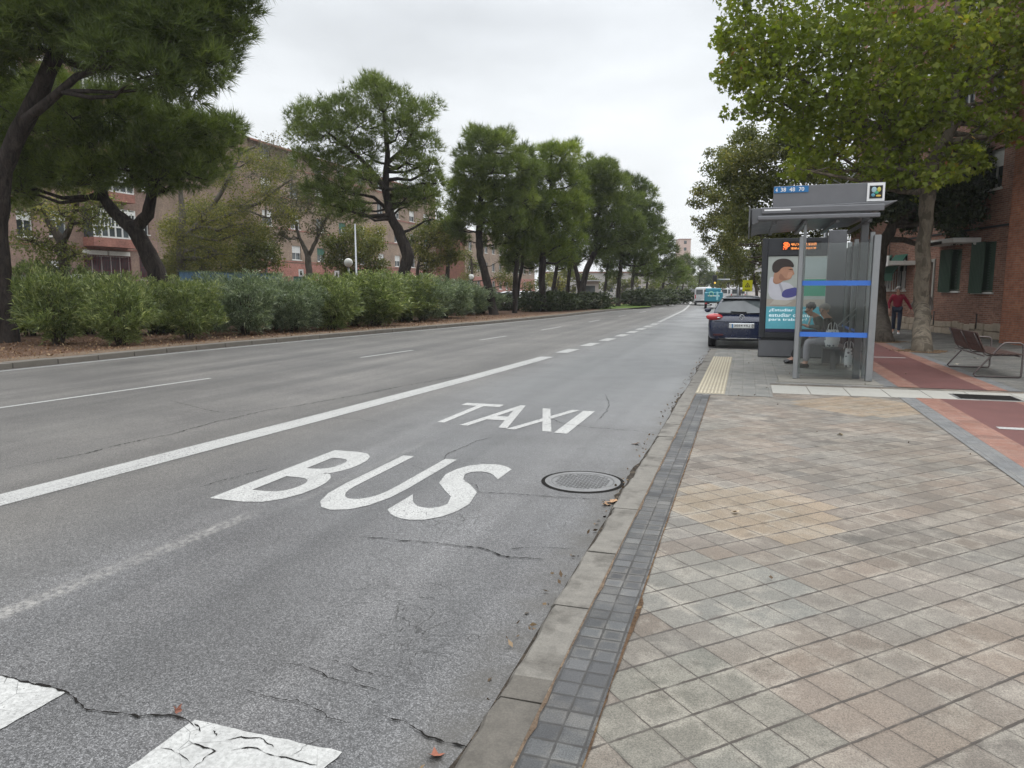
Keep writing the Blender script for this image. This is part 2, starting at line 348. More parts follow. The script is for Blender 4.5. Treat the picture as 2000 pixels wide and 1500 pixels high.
def near_dark(m):
    t = m.node_tree; b_ = t.nodes['Principled BSDF']; src = b_.inputs['Base Color'].links[0].from_socket; tc_ = t.nodes.new('ShaderNodeTexCoord'); s_ = t.nodes.new('ShaderNodeSeparateXYZ'); t.links.new(tc_.outputs['Object'], s_.inputs[0])
    l_ = t.nodes.new('ShaderNodeMath'); l_.operation = 'LESS_THAN'; l_.inputs[1].default_value = 2.69; t.links.new(s_.outputs[1], l_.inputs[0]); mx = t.nodes.new('ShaderNodeMix'); mx.data_type = 'RGBA'; mx.blend_type = 'MULTIPLY'; t.links.new(l_.outputs[0], mx.inputs[0]); t.links.new(src, mx.inputs[6]); mx.inputs[7].default_value = (.60, .58, .56, 1); t.links.new(mx.outputs[2], b_.inputs['Base Color']); return m
M_KERB = mat_concrete('kerb_concrete', (.080, .075, .065), (.205, .19, .165), 4.5, .85, (.050, .044, .036))
M_KERBL = mat_concrete('median_kerb_concrete', (.10, .09, .078), (.165, .148, .125), 1.5, .5)
M_SLAB = mat_concrete('pale_slab', (.27, .262, .235), (.35, .34, .305), 1.0, .25, (.27, .25, .21))
M_CONC = mat_concrete('old_concrete', (.17, .16, .135), (.25, .235, .205), 1.0, .4)
M_SOIL = mat_soil('median_soil', (.085, .05, .032), (.15, .085, .055), (.25, .18, .12))
M_PIT = mat_soil('tree_pit_soil', (.08, .05, .03), (.16, .10, .06), (.3, .2, .1))
M_LITTER = mat_soil('sandy_edge', (.14, .10, .07), (.19, .14, .10), (.3, .22, .15))
M_GRASS = mat_soil('lawn', (.05, .10, .015), (.10, .15, .03), (.2, .2, .05))
M_GROUND = mat_soil('far_ground', (.10, .09, .06), (.13, .12, .08), (.15, .13, .1))
def mat_red():
    m = NT('red_cycle_asphalt'); ob = m.tc.outputs['Object']
    n1 = m.noise(ob, 1.5, 5, .65); n2 = m.noise(ob, 140, 3, .7); v = m.vor(ob, 9, 'F1', 0)
    c = m.mix(m.mapr(n1, .3, .7), (.080, .024, .021), (.115, .037, .032)); c = m.mix(m.mapr(v, .0, .07, .6, 0), c, (.22, .15, .12))
    c = m.mix(1.0, c, m.ramp(n2, [(.3, (.75, .75, .75)), (.7, (1.25, 1.25, 1.25))]), 'MULTIPLY')
    m.set(color=c, rough=.7); m.bump(n2, .4, .005); return m.m
M_RED = mat_red()
# ================================================================== ground geometry
ZR = -.05
def sheet(name, pts, z, mat, parent=None, kind='structure'):
    mb = MB(); mb.add([(x, y, z) for x, y in pts], [list(range(len(pts)))])
    o = mb.build(name, mat, parent)
    if o.data.polygons[0].normal.z < 0:
        o.data.flip_normals()
    if parent is None: o['kind'] = kind
    return o
def strip(name, left, right, z, mat, parent=None, zr=None):
    """ribbon between two polylines with equal point count"""
    mb = MB(); n = len(left); zr = z if zr is None else zr
    mb.add([(p[0], p[1], z) for p in left]+[(p[0], p[1], zr) for p in right], [(i, n+i, n+i+1, i+1) for i in range(n-1)])
    o = mb.build(name, mat, parent)
    if o.data.polygons[0].normal.z < 0: o.data.flip_normals()
    if parent is None: o['kind'] = 'structure'
    return o
def interp(tab, y):
    if y <= tab[0][0]: return tab[0][1]
    for (a, b), (c, d) in zip(tab, tab[1:]):
        if y <= c: return b+(d-b)*(y-a)/(c-a)
    (a, b), (c, d) = tab[-2], tab[-1]
    return d+(d-b)/(c-a)*(y-c)
# X as a function of Y for the long lines of the street
RK = [(-12, -.87), (44, -.9), (52, -1.05), (70, -1.8), (120, -4.6), (500, -27)]            # right kerb line (road edge)
LK = [(-12, -15.6), (7, -14.8), (16, -14.3), (22, -13.5), (33, -11.6), (42, -10.6), (52, -10.1), (61, -8.9), (77, -8.2), (120, -10.7), (500, -33)]
THK = [(-12, -6.1), (4, -5.57), (8, -5.2), (12.4, -4.87), (17, -4.61), (26, -4.2), (34, -4.1), (60, -4.7), (120, -8.1), (500, -30.4)]
THN = [(-12, -11.0), (7.3, -9.97), (10.9, -9.47), (17.6, -8.6), (24, -8.08), (35, -7.6), (50, -7.3), (70, -6.9), (120, -9.6), (500, -31.8)]
sheet('ground', [(-1400, -60), (1400, -60), (1400, 2400), (-1400, 2400)], -.35, M_GROUND)
Ys = [-12, -4, 0, 4, 8, 12, 16, 20, 24, 28, 33, 38, 44, 50, 56, 62, 70, 80, 95, 120, 160, 220, 300, 500]
road = strip('road', [(interp(LK, y)-.1, y) for y in Ys], [(interp(RK, y)+2.4, y) for y in Ys], ZR, M_ASPH)
# ---- road markings (parts of the road)
def line(name, tab, w_, y0, y1, mat, z=ZR+.004, step=4):
    n = max(2, int((y1-y0)/step)+1); ys = [y0+(y1-y0)*i/(n-1) for i in range(n)]
    return strip(name, [(interp(tab, y)-w_/2, y) for y in ys], [(interp(tab, y)+w_/2, y) for y in ys], z, mat, road)
line('wide_lane_line', THK, .33, -6, 17.0, M_PAINT)
for y0 in (18.2, 20.6, 22.9, 25.2, 27.4, 29.6, 31.8, 34):
    line('short_lane_dash', THK, .33, y0, y0+1.25, M_PAINT)
line('wide_lane_line', THK, .18, 37, 200, M_PAINT, step=10)
for y0, y1 in ((-4, 10.9), (15.4, 17.7), (22, 24.2), (28.2, 31.0), (36, 38.6), (44, 46.6), (52, 55), (62, 65), (73, 77), (86, 90), (100, 105)):
    line('thin_lane_dash', THN, .10, y0, y1, M_PAINT)
LK2 = [(y, x+.28) for y, x in LK]
line('edge_line', LK2, .12, -10, 300, M_PAINT, step=5)
def letter(ch, name, x0, x1, y0, y1, lean=0.0, off=.03):
    M_ = Matrix.Translation((x0, y0, ZR+.004)) @ Matrix.Shear('XY', 4, (0, 0)) if False else Matrix.Translation((x0, y0, ZR+.004))
    o = text_obj(ch, name, M_PAINTN, road, (x1-x0, y1-y0), off, M=M_)
    for v in o.data.vertices: v.co.x += lean*(v.co.y-y0)/(y1-y0)
    return o
letter('B', 'bus_lettering', -4.0, -3.36, 4.52, 6.33, .02, .016); letter('U', 'bus_lettering', -3.2, -2.62, 4.55, 6.33, .0, .016); letter('S', 'bus_lettering', -2.52, -1.98, 4.52, 6.27, .02, .018)
letter('T', 'taxi_lettering', -3.86, -3.28, 8.1, 9.65, .03, .004); letter('A', 'taxi_lettering', -3.28, -2.66, 8.0, 9.68, 0, .012)
letter('X', 'taxi_lettering', -2.66, -2.1, 7.95, 9.52, .0, .012); letter('I', 'taxi_lettering', -2.06, -1.9, 7.9, 9.5, 0, .0)
rng = random.Random(5)
def jpoly(a, b, n, amp):
    out = []
    for i in range(n): t = i/n; out.append((a[0]+(b[0]-a[0])*t+rng.uniform(-amp, amp), a[1]+(b[1]-a[1])*t+rng.uniform(-amp, amp)))
    return out
def zebra(px4):
    c4 = [G(x, y, ZR) for x, y in px4]; pts = []
    for i in range(4): pts += jpoly(c4[i].xy, c4[(i+1) % 4].xy, 14, .004)
    return sheet('zebra_bar', pts, ZR+.004, mat_paint('zebra_paint', .0), road)
zebra([(380, 1408), (670, 1470), (410, 1700), (100, 1610)])
zebra([(-150, 1285), (132, 1352), (-130, 1500), (-420, 1400)])
# faint worn old line, left of the bus lettering
def crackmat():
    m = NT('crack_dark'); m.set(color=(.012, .011, .010), rough=.95, spec=.1); return m.m
M_CRACK = crackmat()
def worn():
    m = NT('worn_line'); ob = m.tc.outputs['Object']; n1 = m.noise(ob, 30, 5, .8); n2 = m.noise(ob, 1.5, 3)
    c = m.mix(m.math('MULTIPLY', m.mapr(n1, .42, .6), m.mapr(n2, .3, .6)), (.075, .074, .072), (.27, .265, .25)); m.set(color=c, rough=.6); m.bump(n1, .4, .004); return m.m
wp = [G(-200, 1290, ZR), G(0, 1222, ZR), G(120, 1165, ZR), G(240, 1115, ZR), G(350, 1065, ZR), G(470, 1012, ZR)]
for i in range(5):
    pass
pts_l = []; pts_r = []
for a, b in zip(wp, wp[1:]):
    for k in range(12):
        p = a.lerp(b, k/12); wd = .03+.015*math.sin(k*1.7)+rng.uniform(-.012, .012); pts_l.append((p.x-wd, p.y)); pts_r.append((p.x+wd, p.y))
0 and strip('worn_old_line', pts_l, pts_r, ZR+.003, worn(), road)
def crack(pix, w0, w1=None, z=ZR+.0062, seed=1, sub=9, amp=.5, world=None):
    """dark jagged gap following photo points on the road"""
    r_ = random.Random(seed); P_ = world or [G(x, y, ZR) for x, y in pix]; w1 = w1 or w0
    path = []
    for a, b in zip(P_, P_[1:]):
        L = (b-a).length; d = (b-a).normalized(); nrm = Vector((-d.y, d.x, 0)); n = max(4, int(L/.022))
        o1 = 0
        for k in range(n):
            o1 = o1*.72+r_.uniform(-1, 1)*.017*amp*(1 if L > .4 else .7); path.append(a.lerp(b, k/n)+nrm*o1)
    path.append(P_[-1]); n = len(path); l_, r2 = [], []
    for i, p in enumerate(path):
        d = (path[min(n-1, i+1)]-path[max(0, i-1)]).normalized(); nr = Vector((-d.y, d.x, 0))
        t = i/(n-1); w_ = (w0+(w1-w0)*t)*.5*r_.choice((.2, .5, .8, 1.0, 1.5))*min(1, 8*t+.15, 8*(1-t)+.15)
        l_.append((p.x+nr.x*w_, p.y+nr.y*w_)); r2.append((p.x-nr.x*w_, p.y-nr.y*w_))
    return strip('crack', l_, r2, z, M_CRACK, road)
cr = [([(0, 1320), (60, 1335), (125, 1352), (165, 1385), (215, 1395), (270, 1402), (330, 1398), (370, 1410), (392, 1432)], .014, .01),
      ([(700, 1048), (770, 1055), (860, 1063), (940, 1072), (985, 1088), (1070, 1094)], .010, .014), ([(985, 1075), (1060, 1070), (1130, 1073)], .007, .005),
      ([(930, 962), (1010, 966), (1090, 972), (1160, 976), (1190, 978)], .009, .007),
      ([(0, 918), (70, 905), (160, 888), (240, 868), (330, 850), (420, 825), (520, 802), (570, 795), (700, 772), (800, 752), (880, 738), (960, 722)], .016, .018),
      ([(330, 782), (400, 800), (430, 806), (520, 800)], .008, .008), ([(388, 953), (430, 940), (480, 928), (530, 915)], .010, .008),
      ([(868, 898), (872, 888), (905, 874), (930, 862), (960, 855)], .010, .008), ([(640, 818), (700, 818), (740, 826)], .008, .006),
      ([(1070, 815), (1100, 828), (1160, 836), (1240, 842), (1285, 847)], .010, .010), ([(1165, 822), (1185, 805), (1190, 785), (1180, 770)], .008, .008),
      ([(720, 1395), (790, 1412), (830, 1437), (880, 1455), (920, 1462)], .007, .012), ([(545, 1298), (590, 1300), (640, 1325), (700, 1340), (740, 1350)], .004, .007),
      ([(470, 1345), (520, 1362), (580, 1370), (640, 1402), (690, 1415)], .004, .006), ([(640, 1290), (700, 1310), (770, 1328)], .004, .005),
      ([(1040, 1500), (1090, 1500)], .004, .004),
      ([(450, 1470), (490, 1462), (530, 1476), (560, 1480), (620, 1497)], .010, .008), ([(440, 1450), (480, 1443), (515, 1447), (535, 1462)], .010, .009),
      ([(370, 1452), (400, 1462), (420, 1470), (395, 1490), (360, 1515)], .012, .008), ([(570, 1480), (600, 1455), (625, 1445)], .005, .004), ([(310, 1465), (350, 1475), (380, 1495)], .006, .004),
      ([(415, 1430), (422, 1440)], .022, .018), ([(380, 1416), (392, 1432)], .014, .01),
      ([(770, 902), (820, 915), (850, 925), (862, 940)], .004, .004), ([(900, 940), (930, 948), (935, 962)], .006, .006)]
for i, (p_, a_, b_) in enumerate(cr): crack(p_, a_*(.8 if i < 16 else .6), b_*(.8 if i < 16 else .6), seed=i+3)
for i in range(0):     # hairline cracks scattered over the near lane and far lane
    r_ = random.Random(900+i); x = r_.uniform(-4.6, -1.1) if i % 2 else r_.uniform(-9.5, -5.8); y = r_.uniform(2.2, 16); a = r_.uniform(-.5, .5)+(0 if r_.random() < .6 else 1.4); L = r_.uniform(.35, 1.3)
    pp = [Vector((x+L*t*math.cos(a+.3*math.sin(t*5)), y+L*t*math.sin(a+.3*math.sin(t*5)), ZR)) for t in (0, .3, .6, 1)]
    crack(None, .005, .004, seed=i+60, world=pp)
# ---- right kerb and pavement; a parking bay opens behind the bus stop
KE = [(-12, -.87), (20.0, -.89), (20.4, 1.1), (44, 1.1), (45, -.9), (52, -1.05), (70, -1.8), (120, -4.6), (500, -27)]
def kp(dx, z, seq=KE): return [(x+dx, y) for y, x in seq]
sheet('pavement', kp(.2, 0)+[(60, 500), (60, -12)], -.004, M_TILE)
mb = MB()
ky = -12.0; r_ = random.Random(3)
while ky < 19.9:       # kerb stones about a metre long, worn edges
    L = r_.uniform(.75, 1.0); zt = .0+r_.uniform(-.006, .003); xo = r_.uniform(-.008, .008); y1 = min(ky+L-.012, 19.98)
    seg = 8; b = []
    for k in range(seg+1):
        y = ky+(y1-ky)*k/seg; wz = r_.uniform(-.010, .004); xx = -.885+xo+r_.uniform(-.009, .010)
        b += [(xx-.006, y, ZR-.02), (xx, y, zt-.018+wz), (xx+.018, y, zt+wz*.3), (-.69, y, zt), (-.69, y, -.06)]
    fs = [(k*5+j, (k+1)*5+j, (k+1)*5+j+1, k*5+j+1) for k in range(seg) for j in range(4)]
    mb.add(b, [f[::-1] for f in fs]); mb.f.append([len(mb.v)-5*(seg+1)+j for j in range(5)]); mb.m.append(0); mb.sm.append(False)
    mb.f.append([len(mb.v)-5+j for j in range(5)][::-1]); mb.m.append(0); mb.sm.append(False)
    ky += L
mb.box((-.885, 19.99, -.1), (1.3, 20.2, .002)); mb.box((1.1, 20.21, -.1), (1.3, 44, .06)); mb.box((-.9, 44.2, -.1), (1.3, 44.4, .06))
for (a, b) in zip([p for p in KE[4:]], [p for p in KE[5:]]):
    n = 4
    for k in range(n):
        y0 = a[0]+(b[0]-a[0])*k/n; y1 = a[0]+(b[0]-a[0])*(k+1)/n; x0 = interp(KE[4:], y0); x1 = interp(KE[4:], y1)
        mb.prism([(x0, y0), (x0+.2, y0), (x1+.2, y1), (x1, y1)], -.1, .05)
kerb = mb.build('kerb', M_KERB); tag(kerb, kind='structure')
sheet('black_tile_strip', [(-.68, -12), (-.455, -12), (-.47, 11.3), (-.69, 11.3)], .0, M_BLK)
sheet('kerb_joint_sand', [(-.69, -12), (-.68, -12), (-.689, 11.3), (-.692, 11.3)], .0015, M_LITTER)
# dirt-filled gap between black strip and slabs
gl, gr = [], []
for i in range(160):
    y = -1+i*.077; w_ = .004+.016*max(0, math.sin(y*1.9+1))*(1 if y < 3.6 else .25)+r_.uniform(0, .006); gl.append((-.462-.0006*i/10, y)); gr.append((-.462-.0006*i/10+w_, y))
strip('pavement_joint', gl, gr, .0015, M_PIT)
# the stop platform: grey tiles round the shelter
sheet('stop_platform', [(-.69, 11.3), (-.48, 11.3), (.44, 11.31), (.44, 12.95), (2.27, 13.0), (2.27, 19.99), (-.69, 19.99)], .0, M_TILE2)
mb = MB()
for i in range(14):
    y0 = 13.2+i*0; 
mb = MB(); mb.box((.55, 13.22, -.03), (2.25, 13.30, .012)); mb.box((.60, 13.32, -.03), (2.2, 14.2, .008))
tag(mb.build('shelter_footing', M_CONC, bevel=.004), kind='structure')
mb = MB(); x = .44
for i, L in enumerate((.56, .56, .56, .56, .62, .62, .62, .62, .7, .7, .7, .7, .7, .7)):
    sk = .1
    mb.prism([(x+.006, 11.75+i*.03), (x+L-.006, 11.75+i*.03), (x+L-.006, 12.72+i*.02), (x+.006, 12.72+i*.02)], -.02, .004); x += L
tag(mb.build('pale_slab_band', M_SLAB, bevel=.004), kind='structure')
# cycle lane
def lane(y0, y1):
    sheet('cycle_lane', [(2.76, y0), (3.72, y0), (3.72, y1), (2.76, y1)], .004, M_RED)
    for a, b, mt, nm in ((2.44, 2.76, M_SALM, 'cycle_lane_edging'), (3.72, 4.0, M_SALM, 'cycle_lane_edging'), (2.22, 2.44, M_GSTRIP, 'grey_edging'), (4.0, 4.2, M_GSTRIP, 'grey_edging')):
        sheet(nm, [(a, y0), (b, y0), (b, y1), (a, y1)], .004 if mt is M_SALM else .003, mt)
lane(-2, 11.86); lane(13.1, 60)
sheet('building_side_pavement', [(4.2, -5), (40, -5), (40, 90), (4.2, 90)], .002, M_TILED)
for y0, w_ in ((9.45, .14), (18.7, .14)):
    sheet('cycle_lane_mark', [(2.83, y0), (3.6, y0), (3.6, y0+w_), (2.83, y0+w_)], .008, M_PAINTN)
# tactile paving with raised bars
mb = MB(); 
for j in range(17):
    y0 = 11.36+j*.4
    if y0+.39 > 18.1: break
    mb.box((-.70, y0, -.01), (-.26, y0+.392, .004), 0)
    for k in range(8): mb.box((-.685+k*.054, y0+.01, .004), (-.685+k*.054+.028, y0+.38, .011), 1)
M_TACT = mat_concrete('cream_tactile', (.23, .205, .155), (.30, .265, .20), 2, .25, (.25, .2, .13))
M_TACT2 = mat_concrete('cream_tactile_bars', (.36, .32, .235), (.44, .39, .29), 2, .2, (.3, .25, .16))
tp = mb.build('tactile_paving', [M_TACT, M_TACT2], bevel=.003); tp['kind'] = 'structure'
# grit and dirt gathered where asphalt meets the kerb
near_dark(M_KERB); M_GRIT = mat_soil('gutter_grit', (.030, .025, .020), (.075, .062, .05), (.15, .12, .09))
q9 = random.Random(21); la, ra = [], []
for i in range(240):
    y = -1+i*.088; la.append((-.893-.008-.05*max(0, math.sin(y*1.3)+.3*math.sin(y*7.1))*q9.uniform(.3, 1), y)); ra.append((-.884, y))
strip('gutter_grit', la, ra, ZR+.0035, M_GRIT)
la, ra = [], []
for i in range(150):
    y = -1+i*.082; la.append((-.694, y)); ra.append((-.694+.004+.020*abs(math.sin(y*2.1+.6*math.sin(y*5)))*q9.uniform(.3, 1), y))
strip('kerb_joint_grit', la, ra, .0025, M_LITTER)
gg = np.random.default_rng(4)
def bits(n, xs, ys, z, size): return np.stack([xs[0]+(xs[1]-xs[0])*gg.random(n), ys[0]+(ys[1]-ys[0])*gg.random(n), np.full(n, z)], 1), size
# tree pits
def pit(c, r, seed):
    q = random.Random(seed); pts = []
    for k in range(22):
        a = 2*math.pi*k/22; rr = r*q.uniform(.82, 1.15); pts.append((c[0]+rr*math.cos(a), c[1]+rr*math.sin(a)))
    return sheet('tree_pit', pts, .009, M_PIT)
pit((4.4, 21.0), .62, 1); pit((4.06, 24.5), .6, 2)
# ---- left side: median kerb, soil, lawn, service road
mb = MB(); y = -12.0; q = random.Random(8)
while y < 130:
    L = 1.0 if y < 60 else 6
    a, b = interp(LK, y), interp(LK, y+L-.02)
    z1 = .075+q.uniform(-.006, .006)
    mb.prism([(a-.33, y), (a, y), (b, y+L-.02), (b-.33, y+L-.02)], -.1, z1-.03 if False else z1); y += L
tag(mb.build('median_kerb', M_KERBL, bevel=.012), kind='structure')
def lk(dx): return [(interp(LK, y)+dx, y) for y in Ys]
strip('median_edge', lk(-1.15), lk(-.33), .07, M_LITTER)
strip('median_soil', lk(-12), lk(-1.15), .06, M_SOIL)
strip('service_road', lk(-21), lk(-12), -.02, mat_concrete('service_asphalt', (.09, .09, .088), (.13, .13, .125), .5, .3))
strip('far_pavement', lk(-60), lk(-21), .0, M_TILE2)
sheet('lawn', [(G(1168, 607).x, G(1168, 607).y), (G(1270, 601).x, G(1270, 601).y), (G(1275, 594).x, G(1275, 594).y), (G(1190, 596).x, G(1190, 596).y)], .08, M_GRASS)
# ---- manhole cover, sunk a little in its ring
mc = G(1138, 941, ZR); mh = thing('manhole_cover', (mc.x, mc.y, ZR), 'round cast iron manhole cover sunk in the bus lane beside the kerb', 'manhole cover')
M_IRON = mat_concrete('cast_iron', (.10, .10, .10), (.19, .19, .19), 4, .4, (.05, .045, .04)); M_IRON.node_tree.nodes['Principled BSDF'].inputs['Roughness'].default_value = .42
n = 48; mb = MB()
def ring(mb, r0, r1, z0, z1, mi=0):
    vs = [(r0*math.cos(2*math.pi*k/n), r0*math.sin(2*math.pi*k/n), z0) for k in range(n)]+[(r1*math.cos(2*math.pi*k/n), r1*math.sin(2*math.pi*k/n), z1) for k in range(n)]
    mb.add(vs, [(k, n+k, n+(k+1) % n, (k+1) % n)[::-1] for k in range(n)], mi)
ring(mb, .358, .335, .0045, .006); ring(mb, .335, .322, .006, .006)
mb.build('ring', M_CRACK, mh)
mb = MB(); ring(mb, .325, .318, .0065, .0065); ring(mb, .318, .30, .0065, .0065); ring(mb, .30, .285, .007, .011); ring(mb, .285, .27, .011, .007)
mb.build('frame', M_IRON, mh)
mb = MB(); mb.add([(.265*math.cos(2*math.pi*k/n), .265*math.sin(2*math.pi*k/n), .006) for k in range(n)], [list(range(n))])
for i in range(-8, 9):
    for j in range(-8, 9):
        if (i*i+j*j)*.03**2 < .235**2:
            M_ = Matrix.Translation((i*.03, j*.03, 0)) @ Matrix.Rotation(R(45 if (i+j) % 2 else -45), 4, 'Z'); mb.box((-.0125, -.005, .006), (.0125, .005, .011), M=M_)
mb.build('cover', M_IRON, mh)
sc_ = G(1925, 777); ic = thing('inspection_cover', (sc_.x, sc_.y, .004), 'dark rectangular inspection cover in the pale slab band by the cycle lane', 'inspection cover')
mb = MB(); mb.box((-.42, -.28, 0), (.42, .28, .005)); mb.build('frame', M_IRON, ic)
mb = MB(); mb.box((-.38, -.24, .0052), (.38, .24, .010)); mb.box((-.16, -.08, .0102), (.16, .08, .013)); mb.build('lid', M_CRACK, ic, bevel=.002)
# ================================================================== vegetation
def mat_leaf(name, stops, trans=.35, rough=.55, spec=.3):
    m = NT(name); at = m.n('ShaderNodeAttribute', attribute_name='tint'); c = m.ramp(at.outputs['Fac'], stops)
    m.set(color=c, rough=rough, spec=spec)
    if trans:
        tr = m.n('ShaderNodeBsdfTranslucent'); m.l(m.mix(1.0, c, (1.25, 1.35, .7), 'MULTIPLY'), tr.inputs[0])
        mx = m.n('ShaderNodeMixShader'); mx.inputs[0].default_value = trans
        m.l(m.b.outputs[0], mx.inputs[1]); m.l(tr.outputs[0], mx.inputs[2]); m.l(mx.outputs[0], m.out.inputs[0])
    return m.m
def mat_bark(name, a, b, sc_=9, stretch=.25, bump_=1.0, blotch=None):
    m = NT(name); ob = m.tc.outputs['Object']; v = m.map(ob, scale=(1, 1, stretch))
    n1 = m.noise(v, sc_, 6, .7, 1.0); n2 = m.noise(ob, 1.5, 3); c = m.mix(m.mapr(n1, .35, .65), a, b)
    if blotch: c = m.mix(m.mapr(m.noise(v, 5, 3, .5), .52, .56), c, blotch)
    c = m.mix(1.0, c, m.ramp(n2, [(.3, (.8, .8, .8)), (.7, (1.2, 1.2, 1.2))]), 'MULTIPLY')
    m.set(color=c, rough=.9, spec=.2); m.bump(n1, bump_, .03); return m.m
M_PINE = mat_leaf('pine_needles', [(0, (.040, .056, .018)), (.5, (.095, .125, .034)), (.85, (.17, .21, .055)), (1, (.22, .26, .075))], .35)
M_PINEY = mat_leaf('pine_needles_bright', [(0, (.050, .070, .018)), (.5, (.115, .155, .030)), (.85, (.19, .235, .045)), (1, (.24, .28, .06))], .38)
M_PLANE = mat_leaf('plane_leaves', [(0, (.085, .115, .018)), (.55, (.16, .195, .028)), (.88, (.27, .28, .042)), (.955, (.36, .29, .05)), (1, (.26, .10, .04))], .5)
M_OAK = mat_leaf('dark_evergreen_leaves', [(0, (.022, .032, .014)), (.6, (.045, .062, .024)), (1, (.085, .10, .04))], .15)
M_OLIVE = mat_leaf('street_tree_leaves', [(0, (.060, .072, .022)), (.55, (.120, .130, .038)), (.9, (.20, .19, .055)), (1, (.34, .30, .09))], .35)
M_YEL = mat_leaf('autumn_leaves', [(0, (.075, .08, .028)), (.5, (.135, .135, .045)), (1, (.27, .24, .07))], .45)
M_GREY = mat_leaf('sparse_grey_leaves', [(0, (.07, .07, .045)), (.6, (.13, .125, .075)), (1, (.22, .20, .10))], .3)
M_OLEA = mat_leaf('oleander_leaves', [(0, (.045, .065, .022)), (.5, (.125, .165, .055)), (.9, (.26, .30, .11)), (1, (.42, .44, .20))], .3, .45, .45)
M_OLEB = mat_leaf('blue_oleander_leaves', [(0, (.045, .065, .038)), (.5, (.125, .165, .10)), (.9, (.26, .31, .20)), (1, (.42, .46, .32))], .3, .45, .45)
M_BARKP = mat_bark('pine_bark', (.014, .012, .011), (.060, .048, .042))
M_BARKD = mat_bark('dark_bark', (.035, .028, .022), (.09, .075, .06))
M_BARKG = mat_bark('grey_bark', (.07, .06, .05), (.15, .135, .115))
M_BARKL = mat_bark('plane_bark', (.095, .078, .058), (.165, .138, .105), 6, .5, .6, (.075, .062, .046))
def unit(v): return v/np.maximum(np.linalg.norm(v, axis=1, keepdims=True), 1e-9)
def shell(g, c, r, n, lo=.55, flat=.8, upbias=0.0):
    """points through the outer volume of an ellipsoidal clump + outward normals"""
    d = g.normal(size=(n, 3)); d[:, 2] += upbias; d = unit(d)
    lump = 1+.22*np.sin(d[:, 0]*5+c[0])*np.sin(d[:, 1]*4+c[1]*1.3)+.12*np.sin(d[:, 2]*9+c[2])
    rr = r*lump*(lo+(1-lo)*g.random(n)**.6)
    return np.array(c)+d*rr[:, None]*np.array([1, 1, flat]), d
def tufts(g, P_, D_, k, L, wd, spread=.8):
    """k needles at each tuft: triangles"""
    n = len(P_); p = np.repeat(P_, k, 0); d = unit(np.repeat(D_, k, 0)+g.normal(size=(n*k, 3))*spread*.75)
    l = L*(.6+.6*g.random(n*k))[:, None]; s = unit(np.cross(d, g.normal(size=(n*k, 3))))*wd*(.7+.6*g.random(n*k))[:, None]
    return np.stack([p-s*.5, p+s*.5, p+d*l], 1).reshape(-1, 3)
def quads(g, P_, L, wd, droop=.3, D_=None):
    n = len(P_); d = g.normal(size=(n, 3)) if D_ is None else D_+g.normal(size=(n, 3))*.7
    d[:, 2] -= droop; d = unit(d); s = unit(np.cross(d, g.normal(size=(n, 3))+np.array([0, 0, .8])))
    l = L*(.6+.7*g.random(n))[:, None]; w_ = wd*(.6+.7*g.random(n))[:, None]
    return np.stack([P_, P_+d*l*.45+s*w_*.5, P_+d*l, P_+d*l*.45-s*w_*.5], 1).reshape(-1, 3)
LOBES = np.array([(0, 0), (.22, -.10), (.52, -.02), (.34, .16), (.60, .42), (.26, .46), (.0, 1.0), (-.26, .46), (-.60, .42), (-.34, .16), (-.52, -.02), (-.22, -.10)])
def mapleaves(g, P_, size):
    n = len(P_); d = g.normal(size=(n, 3)); d[:, 2] -= .5; d = unit(d); up = g.normal(size=(n, 3))*.7+np.array([0, 0, 1.0]); s = unit(np.cross(d, up)); nr = unit(np.cross(s, d))
    z = size*(.6+.6*g.random(n))[:, None]; out = []
    for (a, b) in LOBES: out.append(P_+(s*a+d*b-nr*(abs(a)*.35+b*b*.15))*z)
    return np.stack(out, 1).reshape(-1, 3)
def to_local(clumps, base): return [((c[0]-base[0], c[1]-base[1], c[2]-base[2]), r) for c, r in clumps]
def branches(mb, q, start_pts, start_r, clumps, twigs=4, thin=1.0):
    """limbs leave the trunk polyline and reach into each clump, then fork into twigs"""
    for c, r in clumps:
        c = Vector(c); best = None
        for i, p in enumerate(start_pts):
            p = Vector(p)
            if i == 0: continue
            cost = (c-p).length+max(0, p.z-c.z+.1)*2.5
            if best is None or cost < best[0]: best = (cost, p, start_r[i])
        _, p, r0 = best; rr = min(r0*.62, .03+.032*(c-p).length)*thin
        mid = p.lerp(c, .5)+Vector((q.uniform(-.2, .2), q.uniform(-.2, .2), -abs((c-p).length)*.08+q.uniform(-.1, .15)))
        m2 = p.lerp(mid, .5)+Vector((q.uniform(-.08, .08), q.uniform(-.08, .08), q.uniform(-.1, .1))); m3 = mid.lerp(c, .5)+Vector((q.uniform(-.12, .12), q.uniform(-.12, .12), q.uniform(-.05, .15)))
        mb.tube([p, m2, mid, m3, c], [rr, rr*.85, rr*.66, rr*.5, rr*.3], 6)
        for _ in range(twigs):
            d = Vector((q.gauss(0, 1), q.gauss(0, 1), q.gauss(.35, .7))).normalized(); a = m3.lerp(c, q.random()); e_ = a+d*r*q.uniform(.6, .95)
            mm = a.lerp(e_, .5)+Vector((q.uniform(-.1, .1),)*3)*r*.6
            mb.tube([a, mm, e_], [rr*.32, rr*.22, .006], 4, cap=False)
